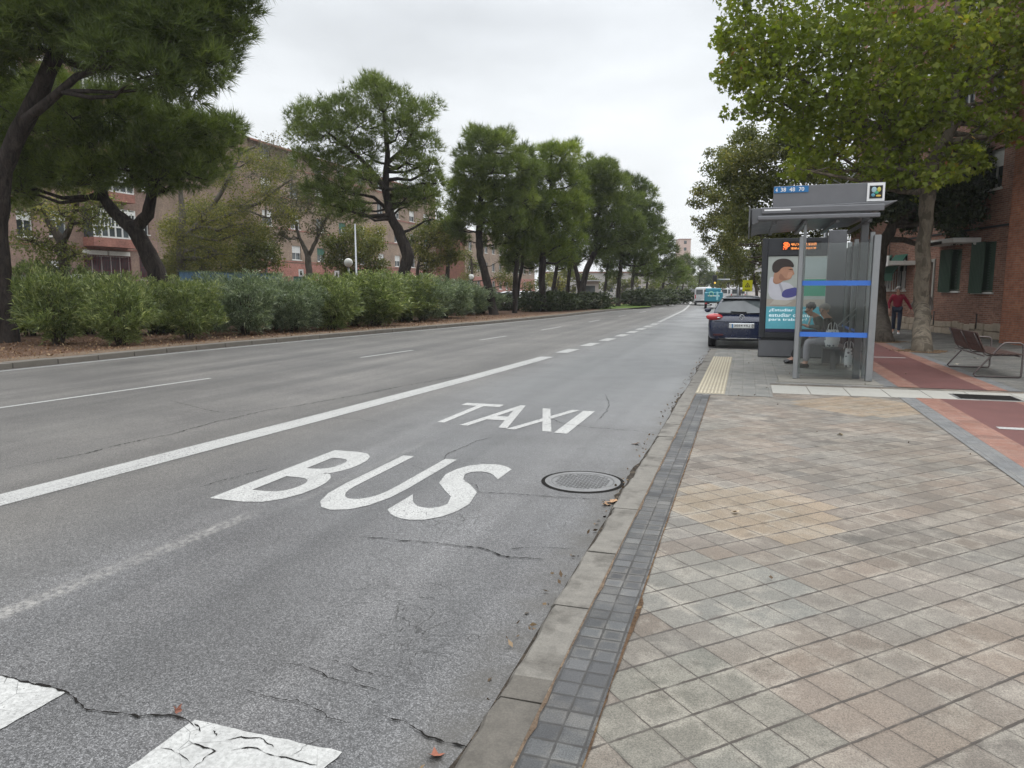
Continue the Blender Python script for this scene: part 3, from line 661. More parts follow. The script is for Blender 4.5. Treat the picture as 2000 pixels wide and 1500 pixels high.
def tree(name, label, cat, group, base, trunk, tr, clumps, leaf, mat, bark, seed, dens=1.0, size=1.0, twigs=4, extra=(), sparse=False, tintlo=0.0, thin=1.0, flat=.8):
    """trunk: world points; clumps: list of (world centre, radius)"""
    g = np.random.default_rng(seed); q = random.Random(seed); base = Vector(base)
    root = thing(name, base, label, cat, group)
    tl = [Vector(p)-base for p in trunk]; cl = [(Vector(c)-base, r) for c, r in clumps]
    mb = MB(); pts, rs = [], []
    for i in range(len(tl)-1):       # gnarl the trunk
        for k in range(4):
            t = k/4; rr = tr[i]+(tr[i+1]-tr[i])*t; j = rr*.16
            pts.append(tl[i].lerp(tl[i+1], t)+Vector((q.uniform(-j, j), q.uniform(-j, j), 0))*(1 if i+k else 0)); rs.append(rr*(1+q.uniform(-.06, .06)))
    pts.append(tl[-1]); rs.append(tr[-1])
    pts = [pts[0]+Vector((0, 0, -.15))]+pts; rs = [rs[0]*1.2]+rs; rs[1] *= 1.06
    mb.tube(pts, rs, 12)
    sp_, sr = list(pts[2:]), list(rs[2:])
    for ex, er in extra:
        ex = [Vector(p)-base for p in ex]; ep, es = [], []
        for i in range(len(ex)-1):
            for k in range(3): t = k/3; rr = er[i]+(er[i+1]-er[i])*t; ep.append(ex[i].lerp(ex[i+1], t)+Vector((q.uniform(-1, 1), q.uniform(-1, 1), 0))*rr*.15); es.append(rr)
        ep.append(ex[-1]); es.append(er[-1]); mb.tube(ep, es, 9); sp_ += ep; sr += es
    mb.build('trunk', bark, root)
    bb = MB(); branches(bb, q, sp_, sr, cl, twigs, thin); bb.build('branches', bark, root)
    V, T = [], []
    for c, r in cl:
        if leaf == 'pine':
            n = int(dens*360*r*r/(size*size)); P_, D_ = shell(g, c, r*.9, n, .5, flat, .25); P_ += g.normal(size=(n, 3))*r*.10; D_ = unit(D_+np.array([0, 0, .6])); k = 10
            v = tufts(g, P_, D_, k, .36*size, .024*size, .75); V.append(v)
            t = .25+.35*g.random(n)+.30*np.clip(D_[:, 2], -1, 1)*0+.12*g.normal()+.0; T.append(np.repeat(t, k)+.1*g.normal(size=n*k))
        elif leaf == 'maple':
            n = int(dens*560*r*r/(size*size)); P_, D_ = shell(g, c, r, n, .3, flat); V.append(mapleaves(g, P_, .17*size)); T.append(.5*g.random(n)+.22+.06*g.normal()+.25*(g.random(n) > .93))
        else:
            n = int(dens*1700*r*r/(size*size)); P_, D_ = shell(g, c, r, n, .15, flat); V.append(quads(g, P_, .15*size, .085*size)); T.append(.7*g.random(n)+.1+.12*g.normal()+.2*(g.random(n) > .95))
    fast('crown', np.concatenate(V), {'pine': 3, 'maple': 12}.get(leaf, 4), mat, root, np.clip(np.concatenate(T)+tintlo, 0, 1))
    return root
def clp(lst, D, q, spread=.45):
    """photo ellipses (px,py,rpx) at mean distance D -> world clumps with depth jitter; each gets a partner deeper or nearer"""
    xs = [a[0] for a in lst]; W_ = (max(xs)-min(xs))/FPX*D*.5; out = []
    for (x, y, r) in lst:
        rel = abs(x-(max(xs)+min(xs))/2)/max(1, (max(xs)-min(xs))/2); dd = W_*math.sqrt(max(.1, 1-rel*rel))*spread
        for s_ in ((1,) if r < 26 else (-1, 1)):
            d = D+s_*dd*q.uniform(.45, 1.1); c = W(x+q.uniform(-.1, .1)*r, y+q.uniform(-.1, .1)*r, d); out.append((c, r/FPX*d*.92))
    return out
q = random.Random(11)
PG = 'umbrella pines along the planted median'
def pine(label, D, tr_px, widths, cl, seed, ex=(), bright=0.0, dens=1.0, size=1.0, mat=None, spread=.45, base=None, group=PG, twigs=4, flat=.8):
    tw = [W(x, y, D) for x, y in tr_px]; b = base or Vector((tw[0].x, tw[0].y, .06)); tw[0] = Vector(b)
    rr = [w_/FPX*D*.36 for w_ in widths]
    e2 = [([W(x, y, D+dd) for x, y in pp], [w_/FPX*D*.36 for w_ in ww]) for pp, ww, dd in ex]
    return tree('pine_tree', label, 'pine tree', group, b, tw, rr, clp(cl, D, q, spread), 'pine', mat or M_PINE, M_BARKP, seed, dens, size, twigs, e2, tintlo=bright, flat=flat)
pine('nearest pine at the left edge, trunk leaning right under a huge overhanging crown', 21, [(8, 672), (2, 560), (-6, 430), (8, 330), (50, 235), (110, 110), (150, 10), (200, -120)], (70, 54, 50, 46, 44, 40, 30, 20),
     [(60, 20, 100), (150, 40, 90), (245, 60, 95), (330, 60, 90), (405, 50, 72), (455, 20, 48), (300, 140, 66), (370, 160, 52), (405, 130, 52), (470, -40, 60), (-20, 40, 110), (-80, 100, 100), (80, -100, 120), (220, -120, 130), (370, -90, 110), (-60, -120, 120), (440, 100, 34), (200, 100, 60), (470, 62, 26)], 101,
     [([(50, 235), (150, 150), (260, 110), (380, 60)], (26, 18, 13, 8), -1), ([(2, 380), (-40, 280), (-90, 160)], (34, 26, 18), 1)], -.02, .95, 1.0, spread=.5)
pine('dark pine with forked trunk behind the oleanders, second from the left', 26, [(322, 640), (318, 560), (290, 495), (262, 448), (225, 418), (202, 388), (190, 330)], (60, 50, 44, 40, 30, 26, 18),
     [(80, 250, 62), (60, 320, 52), (140, 230, 62), (210, 215, 58), (280, 230, 62), (350, 250, 60), (415, 262, 50), (452, 250, 28), (110, 340, 48), (170, 335, 54), (240, 330, 52), (310, 345, 50), (370, 340, 46), (410, 320, 42), (30, 370, 40), (190, 290, 58), (300, 290, 58), (460, 285, 20), (0, 300, 60), (-40, 230, 70), (100, 170, 50), (0, 200, 70)], 102,
     [([(262, 448), (290, 420), (298, 380), (288, 320), (300, 260)], (34, 32, 26, 18, 12), 0)], .12, .9, 1.0, spread=.5)
pine('tall round-headed pine standing alone in the middle of the median, trunk bending left', 36, [(792, 610), (788, 545), (797, 500), (780, 455), (762, 420), (752, 370), (757, 300), (750, 220)], (36, 32, 34, 28, 24, 20, 14, 8),
     [(720, 185, 44), (770, 200, 42), (665, 215, 40), (610, 225, 42), (820, 225, 38), (590, 265, 34), (640, 270, 44), (700, 240, 46), (780, 255, 44), (830, 280, 34), (590, 310, 28), (650, 325, 44), (710, 300, 40), (800, 320, 38), (840, 330, 26), (620, 370, 34), (670, 385, 38), (690, 415, 34), (650, 405, 30), (710, 350, 36), (790, 385, 34), (830, 385, 36), (770, 405, 24), (850, 430, 22), (850, 360, 26), (735, 165, 26), (850, 205, 20), (575, 235, 22)], 103,
     [([(752, 370), (720, 325), (680, 290), (630, 250)], (16, 12, 9, 5), -.5), ([(755, 320), (790, 290), (815, 240)], (13, 9, 5), .6), ([(768, 420), (730, 385), (680, 375)], (11, 9, 5), .3)], .16, .50, 1.0, spread=.42)
pine('pine with tall narrow crown in front of a small brick block, fourth along the median', 44, [(965, 590), (950, 545), (938, 500), (935, 455), (940, 380), (955, 300)], (24, 22, 20, 18, 14, 8),
     [(940, 275, 34), (975, 280, 32), (905, 300, 24), (920, 335, 36), (965, 330, 38), (1005, 320, 26), (900, 370, 30), (940, 385, 40), (985, 380, 36), (910, 420, 32), (955, 430, 34), (1000, 425, 32), (895, 400, 24), (920, 260, 18), (990, 262, 18), (1020, 360, 24), (1035, 330, 22), (1030, 390, 24), (1015, 300, 18), (890, 450, 22), (960, 470, 24)], 104, bright=.12, dens=.95, size=1.15)
pine('pine rising over a bright lower bough, fifth along the median', 50, [(1062, 590), (1058, 550), (1060, 500), (1070, 420), (1080, 330)], (20, 18, 17, 13, 8),
     [(1080, 300, 26), (1110, 300, 26), (1050, 300, 22), (1060, 340, 32), (1100, 345, 30), (1040, 390, 30), (1080, 395, 34), (1115, 395, 28), (1050, 440, 32), (1095, 440, 34), (1130, 430, 24), (1130, 470, 22), (1085, 480, 28), (1045, 480, 28), (1010, 470, 26), (1125, 280, 12), (1130, 360, 22), (1030, 370, 22), (1140, 400, 18), (1030, 420, 22), (1060, 500, 22), (1110, 505, 22)], 105, bright=.16, dens=.95, size=1.25, mat=M_PINEY)
pine('broad pine with twin leaning trunks at the kerb, sixth along the median', 56, [(1137, 606), (1136, 570), (1145, 530), (1162, 490), (1168, 430), (1175, 370)], (24, 20, 16, 13, 9, 6),
     [(1160, 335, 28), (1185, 330, 26), (1140, 350, 22), (1170, 370, 34), (1205, 360, 28), (1150, 400, 32), (1195, 400, 32), (1230, 390, 24), (1155, 445, 30), (1200, 440, 34), (1235, 435, 26), (1180, 478, 26), (1225, 475, 24), (1130, 400, 22), (1250, 460, 20), (1150, 310, 13)], 106,
     [([(1137, 590), (1128, 540), (1118, 500), (1120, 450)], (14, 12, 9, 6), 0), ([(1155, 510), (1178, 470), (1200, 430)], (9, 7, 5), .5)], .05, 1.0, 1.3)
pine('dense pine beside the lawn patch, seventh along the median', 66, [(1207, 600), (1208, 560), (1215, 500), (1228, 420)], (13, 11, 10, 6),
     [(1245, 365, 22), (1225, 350, 16), (1265, 380, 22), (1240, 400, 26), (1275, 410, 20), (1225, 430, 24), (1260, 440, 28), (1285, 440, 18), (1215, 470, 26), (1250, 480, 26), (1280, 478, 22), (1235, 510, 22), (1205, 505, 24), (1268, 512, 18), (1200, 540, 14)], 107, bright=-.05, dens=1.3, size=1.6)
pine('pine over a pair of thin trunks behind the lawn, eighth along the median', 76, [(1236, 598), (1234, 560), (1240, 510), (1250, 450)], (10, 9, 8, 5),
     [(1300, 470, 18), (1285, 455, 15), (1310, 490, 16), (1290, 500, 20), (1265, 505, 18), (1300, 525, 18), (1275, 535, 17), (1245, 530, 16), (1320, 515, 13)], 108, dens=1.3, size=1.8)
pine('distant pine with a light green lower crown, ninth along the median', 92, [(1292, 596), (1293, 570), (1298, 540), (1305, 510)], (8, 7, 6, 4),
     [(1320, 520, 15), (1305, 535, 14), (1330, 540, 13), (1315, 552, 11), (1340, 530, 10), (1290, 550, 12)], 109, bright=.15, dens=1.3, size=2.2, mat=M_PINEY)
pine('far pine with a tall domed crown, tenth along the median', 125, [(1318, 590), (1320, 570), (1326, 550), (1332, 520)], (6, 5, 4, 3),
     [(1338, 505, 10), (1348, 512, 10), (1328, 515, 9), (1345, 528, 11), (1330, 532, 10), (1355, 535, 8)], 110, dens=1.3, size=2.8)
pine('farthest rounded pine above the white van, last along the median', 150, [(1360, 584), (1362, 570), (1366, 550), (1368, 530)], (5, 4, 4, 3),
     [(1372, 512, 10), (1382, 522, 10), (1362, 520, 9), (1378, 538, 11), (1366, 542, 9), (1390, 540, 8), (1395, 552, 6), (1384, 553, 8)], 111, dens=1.4, size=3.2)
# a second rank of trunks and crowns fills the median behind the first
for i, (lab, D, tr_, ww, cl, b) in enumerate((
    ('thin pine between two larger ones, low crown over the dark hedge', 53, [(1010, 600), (1012, 560), (1020, 520), (1022, 470)], (11, 10, 9, 6), [(1010, 470, 24), (1040, 490, 24), (990, 490, 20), (1025, 515, 20), (1050, 520, 18), (1000, 520, 16)], .0),
    ('pine filling the gap right of the narrow-crowned pine', 47, [(1005, 596), (1006, 550), (1012, 490), (1018, 420)], (14, 13, 11, 7), [(1025, 300, 24), (1040, 340, 28), (1015, 380, 30), (1045, 400, 28), (1000, 430, 26), (1035, 445, 28), (985, 460, 26), (1020, 485, 26), (995, 510, 20), (1050, 470, 22), (880, 440, 20), (900, 470, 20)], .02),
    ('pine filling the gap left of the twin-trunked pine', 58, [(1108, 594), (1109, 560), (1115, 500), (1122, 430)], (11, 10, 9, 6), [(1125, 330, 20), (1140, 370, 22), (1120, 420, 24), (1145, 440, 22), (1110, 460, 22), (1138, 480, 22), (1160, 500, 20), (1120, 510, 20), (1090, 500, 20)], .0),
    ('upright pine trunk just left of the twin-trunked pine', 60, [(1082, 592), (1082, 560), (1088, 520), (1095, 480)], (12, 11, 9, 6), [(1095, 480, 22), (1070, 490, 20), (1120, 495, 20), (1085, 515, 18), (1108, 520, 17)], .1),
    ('slim pine just right of the twin-trunked pine', 68, [(1180, 600), (1181, 570), (1186, 530), (1190, 490)], (9, 8, 7, 4), [(1190, 500, 20), (1170, 505, 18), (1210, 512, 18), (1185, 525, 15)], -.05),
    ('slender pine among the far trunks behind the lawn', 88, [(1260, 597), (1262, 570), (1266, 540), (1270, 520)], (7, 6, 5, 4), [(1268, 525, 15), (1250, 532, 13), (1285, 535, 13), (1268, 545, 11)], .0),
    ('small pine at the far end of the median hedge', 108, [(1330, 592), (1331, 575), (1334, 560), (1336, 545)], (5, 5, 4, 3), [(1335, 545, 10), (1325, 551, 9), (1346, 550, 9), (1352, 558, 7)], .0))):
    pine(lab, D, tr_, ww, cl, 120+i, bright=b, dens=1.2, size=max(1.2, D/42))
# deciduous trees behind the median
SG = 'autumn street trees behind the median'
def decid(label, D, tr_px, widths, cl, seed, mat, ex=(), dens=.35, size=1.0, twigs=8, bark=None, cat='street tree', thin=1.0, group=SG, leaf='q', spread=.5, name='street_tree', tint=0.0, base=None):
    tw = [W(x, y, D) for x, y in tr_px]; b = base or Vector((tw[0].x, tw[0].y, 0)); tw[0] = Vector(b)
    rr = [w_/FPX*D*.40 for w_ in widths]; e2 = [([W(x, y, D+dd) for x, y in pp], [w_/FPX*D*.38 for w_ in ww]) for pp, ww, dd in ex]
    return tree(name, label, cat, group, b, tw, rr, clp(cl, D, q, spread), leaf, mat, bark or M_BARKD, seed, dens, size, twigs, e2, thin=thin, tintlo=tint)
decid('forked dark street tree before the left block, sparse small leaves', 33, [(128, 600), (126, 520), (120, 470), (98, 440), (80, 400), (66, 365)], (26, 24, 22, 14, 12, 9),
      [(60, 400, 50), (120, 420, 45), (180, 430, 42), (210, 400, 36), (60, 470, 46), (110, 490, 40), (40, 350, 50), (150, 380, 40), (90, 520, 34), (150, 500, 28)], 201, M_OLIVE,
      [([(122, 475), (138, 440), (150, 400), (152, 360)], (18, 14, 11, 8), 0)], .22, 1.0, 9)
decid('dark-trunked street tree with long grey limbs spreading right, yellowing leaves', 40, [(350, 610), (352, 540), (354, 470), (357, 420), (350, 350)], (24, 22, 18, 15, 8),
      [(345, 460, 46), (390, 480, 50), (430, 500, 46), (400, 420, 50), (450, 440, 48), (340, 520, 40), (400, 530, 36), (470, 400, 42), (520, 380, 40), (500, 450, 40), (440, 350, 36), (540, 330, 36), (490, 310, 34), (560, 420, 34)], 202, M_YEL,
      [([(356, 470), (395, 430), (430, 380), (450, 340), (470, 300), (500, 285)], (14, 13, 11, 8, 6, 4), 0), ([(470, 410), (510, 395), (540, 370), (570, 350)], (9, 8, 6, 3), .5), ([(375, 450), (430, 425), (480, 410)], (10, 9, 8), .2)], .24, .8, 12, M_BARKG)
decid('Y-shaped street tree with nearly bare grey twigs, left of the lone pine', 44, [(604, 600), (604, 540), (602, 500), (585, 465), (575, 430)], (17, 16, 14, 8, 5),
      [(560, 420, 40), (600, 400, 42), (545, 460, 32), (640, 420, 36), (620, 450, 30), (580, 370, 38), (540, 390, 34), (620, 360, 30), (570, 330, 30)], 203, M_GREY,
      [([(602, 502), (618, 470), (628, 440), (650, 410)], (11, 9, 7, 4), 0)], .2, 1.0, 16, M_BARKG, thin=.8)
decid('low rounded grey-green tree over the blue hoarding', 46, [(495, 600), (494, 560), (492, 530), (490, 500)], (11, 10, 9, 6),
      [(490, 480, 34), (460, 500, 30), (525, 490, 32), (500, 515, 30), (540, 515, 24), (465, 525, 22), (505, 455, 26)], 204, M_OLIVE, dens=.5)
decid('green leafy tree filling the gap behind the dark-trunked tree and the hoarding', 47, [(385, 610), (386, 560), (388, 500), (390, 460)], (12, 11, 9, 6),
      [(340, 440, 34), (370, 470, 38), (410, 450, 38), (350, 500, 34), (390, 510, 36), (430, 490, 36), (450, 520, 30), (330, 530, 30), (420, 410, 32), (375, 420, 34), (455, 455, 30)], 212, M_OLIVE, dens=.38, tint=.05)
decid('faint feathery grey tree above the gabled roofline', 50, [(520, 600), (520, 540), (518, 450), (520, 350)], (8, 7, 6, 3),
      [(500, 300, 34), (530, 280, 34), (520, 330, 36), (550, 310, 32), (490, 340, 30), (540, 350, 30)], 213, M_GREY, dens=.07, twigs=22, bark=M_BARKG, thin=.6)
decid('olive-green tree crown directly behind the thin lamp column', 46, [(680, 600), (680, 560), (676, 520), (670, 490)], (12, 11, 9, 6),
      [(660, 480, 34), (690, 460, 32), (650, 510, 28), (700, 500, 34), (730, 480, 30), (740, 520, 28), (680, 530, 26), (640, 470, 24), (715, 545, 22)], 205, M_OLIVE, dens=.45)
decid('yellow-leaved tree glowing between the lamp column and the lone pine', 52, [(725, 600), (725, 560), (722, 520), (720, 480)], (8, 8, 7, 5), [(712, 455, 22), (730, 470, 24), (705, 480, 18), (740, 450, 20), (722, 495, 18)], 206, M_YEL, dens=.5, tint=.3)
decid('bushy grey-green tree right of the lone pine trunk', 48, [(822, 600), (818, 560), (815, 530), (822, 490)], (10, 9, 8, 5),
      [(830, 450, 32), (860, 470, 30), (820, 490, 30), (850, 510, 30), (880, 500, 26), (835, 530, 24), (865, 440, 26), (800, 470, 22)], 207, M_OLIVE, dens=.5, tint=.05)
decid('slim dark-trunked tree before the small brick block', 50, [(872, 600), (873, 560), (875, 520), (872, 480)], (12, 11, 10, 6), [(860, 440, 26), (890, 450, 24), (880, 480, 22), (850, 400, 24), (885, 410, 24), (905, 430, 20)], 208, M_YEL, dens=.25)
decid('pale tree behind the second gap in the median pines', 62, [(920, 595), (921, 570), (922, 530), (920, 500)], (7, 7, 6, 4), [(905, 500, 22), (925, 520, 22), (980, 540, 24), (1000, 555, 20), (1035, 560, 18), (990, 510, 20), (910, 540, 18)], 209, M_OLIVE, dens=.5, tint=.1)
decid('yellow-leaved tree deep behind the upright pine trunk', 80, [(1085, 590), (1086, 570), (1090, 550), (1092, 540)], (6, 5, 5, 3), [(1090, 560, 13), (1100, 550, 12), (1080, 553, 11)], 210, M_YEL, dens=.6, size=1.5, tint=.35)
for i, (lab, D, bx, cl) in enumerate((
    ('tall green tree in the notch of sky over the teal truck', 120, 1424, [(1418, 515, 11), (1408, 525, 10), (1425, 530, 12), (1402, 538, 9), (1415, 542, 11), (1428, 550, 10), (1408, 552, 8)]),
    ('rounded green tree between the last pine and the notch of sky', 200, 1368, [(1352, 545, 9), (1364, 548, 9), (1376, 546, 9), (1345, 556, 8), (1358, 560, 8), (1370, 562, 8)]),
    ('broad green tree closing the avenue just left of the teal truck', 175, 1392, [(1392, 540, 11), (1404, 546, 11), (1382, 550, 11), (1398, 558, 11), (1412, 556, 11), (1374, 560, 9), (1410, 566, 8), (1418, 545, 10)]),
    ('dark background tree behind the lawn, right of the kiosk', 112, 1215, [(1200, 545, 16), (1220, 555, 16), (1240, 550, 14), (1185, 560, 14), (1210, 570, 12), (1232, 572, 11)]),
    ('dark background tree behind the farther pine trunks', 132, 1290, [(1275, 560, 13), (1295, 562, 13), (1315, 562, 12), (1260, 568, 11), (1285, 575, 10), (1308, 575, 10), (1335, 566, 9)]),
    ('dark background tree behind the twin-trunked pine', 96, 1110, [(1080, 540, 20), (1110, 535, 20), (1140, 545, 20), (1060, 555, 18), (1095, 560, 16), (1125, 565, 14), (1160, 555, 18)]))):
    decid(lab, D, [(bx, 592), (bx, 580), (bx, 570), (bx, 560)], (5, 5, 4, 3), cl, 330+i, M_OLIVE, dens=1.0, size=D/45, twigs=3, tint=-.05)
# ---- the two trees by the cycle lane
tb = Vector((4.40, 21.0, 0)); D = 21.3
decid('plane tree with pale mottled trunk and broad yellow-green lobed leaves beside the bench', 21.3, [(1800, 686), (1800, 600), (1803, 500), (1808, 430), (1815, 370), (1820, 320), (1865, 240), (1868, 120), (1870, 0)], (40, 34, 32, 32, 34, 32, 20, 16, 10),
      [(1450, 60, 60), (1440, 150, 48), (1470, 120, 60), (1540, 60, 72), (1530, 150, 68), (1480, 200, 48), (1560, 230, 62), (1620, 80, 75), (1620, 180, 72), (1640, 270, 60), (1580, 290, 44), (1550, 330, 34), (1700, 60, 78), (1710, 160, 78), (1720, 250, 70), (1700, 320, 46), (1790, 70, 78), (1800, 170, 70), (1800, 260, 58), (1770, 320, 46), (1880, 60, 75), (1880, 150, 58), (1950, 70, 62), (1980, 130, 44), (1860, 300, 36), (1530, -60, 80), (1640, -60, 90), (1760, -60, 90), (1880, -60, 80), (1990, -40, 80), (2030, 60, 60), (1960, 190, 46), (1990, 250, 42), (1930, 240, 36), (1900, 290, 28), (1840, 210, 40), (1760, 230, 44), (1660, 230, 40), (1785, 345, 34), (1830, 345, 34), (1865, 335, 30), (1745, 350, 30), (1800, 385, 18), (1915, 320, 26), (1450, -30, 60), (1430, 220, 22), (1412, 80, 26), (1690, 360, 22), (1620, 330, 30), (1880, 220, 30)], 301, M_PLANE,
      [([(1815, 350), (1775, 300), (1735, 255), (1722, 205), (1715, 150)], (22, 18, 15, 10, 6), -.8), ([(1735, 255), (1680, 230), (1620, 190), (1560, 150), (1500, 110)], (13, 11, 9, 7, 4), -1.2), ([(1865, 200), (1900, 150), (1950, 110)], (10, 8, 4), .8), ([(1775, 300), (1700, 290), (1640, 250)], (10, 8, 5), .8)], .60, .88, 6, M_BARKL, cat='plane tree', group=None, leaf='maple', spread=.45, name='plane_tree', base=tb)
decid('dark evergreen tree leaning over the brick wall, just behind the shelter\'s right post', 24.8, [(1722, 668), (1718, 600), (1712, 540), (1722, 480), (1750, 430), (1780, 380)], (42, 36, 32, 28, 22, 14),
      [(1800, 400, 40), (1850, 380, 46), (1900, 370, 46), (1930, 330, 40), (1880, 310, 46), (1940, 280, 36), (1900, 420, 34), (1850, 430, 32), (1960, 370, 34), (1990, 330, 32), (1760, 380, 40), (1740, 410, 32), (1700, 420, 26), (1920, 210, 24), (1960, 240, 30), (1830, 340, 40), (1780, 440, 24), (1870, 460, 20), (1730, 340, 40), (1680, 390, 28), (1975, 410, 22), (1945, 400, 24)], 302, M_OAK,
      [([(1722, 490), (1690, 440), (1660, 410)], (14, 10, 6), 0), ([(1750, 430), (1800, 400), (1870, 370)], (15, 10, 6), -.4)], 1.3, 1.0, 5, M_BARKD, cat='evergreen tree', group=None, name='evergreen_tree', base=Vector((4.06, 24.5, 0)), spread=.3)
# ---- row of trees along the right pavement behind the stop
RG = 'leafy trees along the right pavement beyond the bus stop'
for i, (lab, D, bx, cl, mt, dn, sz) in enumerate((
    ('grey-green tree whose crown fills the view behind the shelter sign', 34, 1565, [(1530, 280, 50), (1480, 300, 44), (1440, 320, 40), (1580, 330, 50), (1500, 360, 50), (1450, 380, 44), (1550, 400, 50), (1420, 350, 30), (1480, 430, 46), (1530, 460, 44), (1440, 440, 36), (1600, 420, 44), (1640, 360, 50), (1660, 440, 36), (1590, 480, 34), (1460, 260, 26), (1560, 250, 36)], M_OLIVE, .75, 1.0),
    ('yellowish tree leaning over the road edge, leftmost crown of the right row', 44, 1500, [(1420, 300, 26), (1390, 330, 24), (1375, 370, 22), (1400, 380, 28), (1365, 400, 18), (1400, 430, 28), (1375, 440, 20), (1360, 375, 15), (1352, 395, 12), (1358, 430, 12), (1380, 465, 16), (1420, 470, 28), (1395, 490, 20), (1440, 500, 28), (1430, 410, 28), (1460, 350, 30), (1440, 270, 20), (1385, 300, 14)], M_OLIVE, .7, 1.1),
    ('darker tree over the yellow warning sign', 54, 1478, [(1420, 510, 22), (1450, 520, 26), (1480, 500, 30), (1430, 480, 26), (1470, 460, 30), (1440, 550, 16), (1475, 545, 22), (1405, 500, 15), (1490, 560, 14)], M_OLIVE, .8, 1.3),
    ('smallest far tree of the right row, above the dark car roof', 85, 1445, [(1425, 530, 12), (1440, 540, 13), (1428, 548, 10), (1445, 555, 10), (1416, 520, 9), (1408, 535, 9), (1400, 548, 8), (1412, 560, 8)], M_OLIVE, .9, 2.0))):
    tp_ = [(bx, 600+600/D), (bx, 560), (bx-8, 500), (bx-20, 420)] if D < 50 else [(bx, 592+300/D), (bx, 570), (bx-4, 550), (bx-6, 530)]
    decid(lab, D, tp_, (15*30/D, 13*30/D, 10*30/D, 6*30/D), cl, 310+i, mt, dens=dn, size=sz, twigs=5, cat='street tree', group=RG, spread=.5, tint=(-.08, .1, -.1, 0)[i])
# ---- oleanders
def oleander(seed, h, r, mat, root=None, dens=1.0):
    g = np.random.default_rng(seed); q2 = random.Random(seed); mb = MB(); V = []; T = []
    ns = 16
    for i in range(ns):
        a = 2*math.pi*i/ns+q2.uniform(-.3, .3); rr = r*q2.uniform(.2, .75); hh = h*q2.uniform(.55, .92)
        p0 = Vector((.12*math.cos(a), .12*math.sin(a), 0)); p2 = Vector((rr*math.cos(a), rr*math.sin(a), hh)); p1 = p0.lerp(p2, .5)+Vector((0, 0, .1))-Vector((math.cos(a), math.sin(a), 0))*.08*r
        mb.tube([p0, p1, p2], [.02, .014, .006], 5, cap=False)
    n = int(430*dens*r*h); d = g.normal(size=(n, 3)); d[:, 2] = d[:, 2]*.9+.15; d = unit(d); rad = (.45+.62*g.random(n)**.55)
    lump = 1+.22*np.sin(d[:, 0]*5+seed)*np.cos(d[:, 1]*4+seed*2)+.15*np.sin(d[:, 2]*7+seed)
    P_ = d*(rad*lump)[:, None]*np.array([r, r, h*.50])+np.array([0, 0, h*.50]); P_[:, 2] = np.where(P_[:, 2] < .12, .12+.5*g.random(n), P_[:, 2])
    hx = np.clip(P_[:, 2]/h, 0, 1); P_[:, :2] *= (.52+.60*np.sqrt(hx))[:, None]      # vase shape, narrow foot
    k = 15; p = np.repeat(P_, k, 0)+g.normal(size=(n*k, 3))*.05; ax = unit(np.repeat(d, k, 0)*.6+np.array([0, 0, .75])); dd = unit(ax+g.normal(size=(n*k, 3))*.5)
    L = (.13+.13*g.random(n*k))[:, None]; s = unit(np.cross(dd, g.normal(size=(n*k, 3))))*(.010+.007*g.random(n*k))[:, None]; dr = np.array([0, 0, -1])*L*.25
    V = np.stack([p-s*.3, p+dd*L*.5-s, p+dd*L+dr, p+dd*L*.5+s], 1).reshape(-1, 3)
    t = np.repeat(.42+.34*g.random(n), k)+.22*g.normal(size=n*k)
    a = mb.build('stems', M_BARKD, root); b = fast('foliage', V, 4, mat, root, np.clip(t, 0, 1)); return a, b
OG = 'oleander bushes planted along the median'
protos = []
def bush(px, py, h, r, lab, kind, rot, cat='oleander'):
    p = G(px, py, .07); root = thing('oleander_bush', (p.x, p.y, .06), lab, cat, OG, rot)
    if kind < len(protos):
        _, hh, rr, objs = protos[kind]
        for o in objs: c = o.copy(); link(c, root)
        root.scale = (1.04*r/rr, 1.04*r/rr, h/hh)
    return root
for kd, (h, r, m_) in enumerate(((1.75, .85, M_OLEA), (1.75, .85, M_OLEA), (1.9, 1.1, M_OLEB), (1.9, 1.1, M_OLEB), (1.5, 1.0, M_OLEB))):
    a, b = oleander(40+kd, h, r, m_); protos.append((kd, h, r, [a, b]))
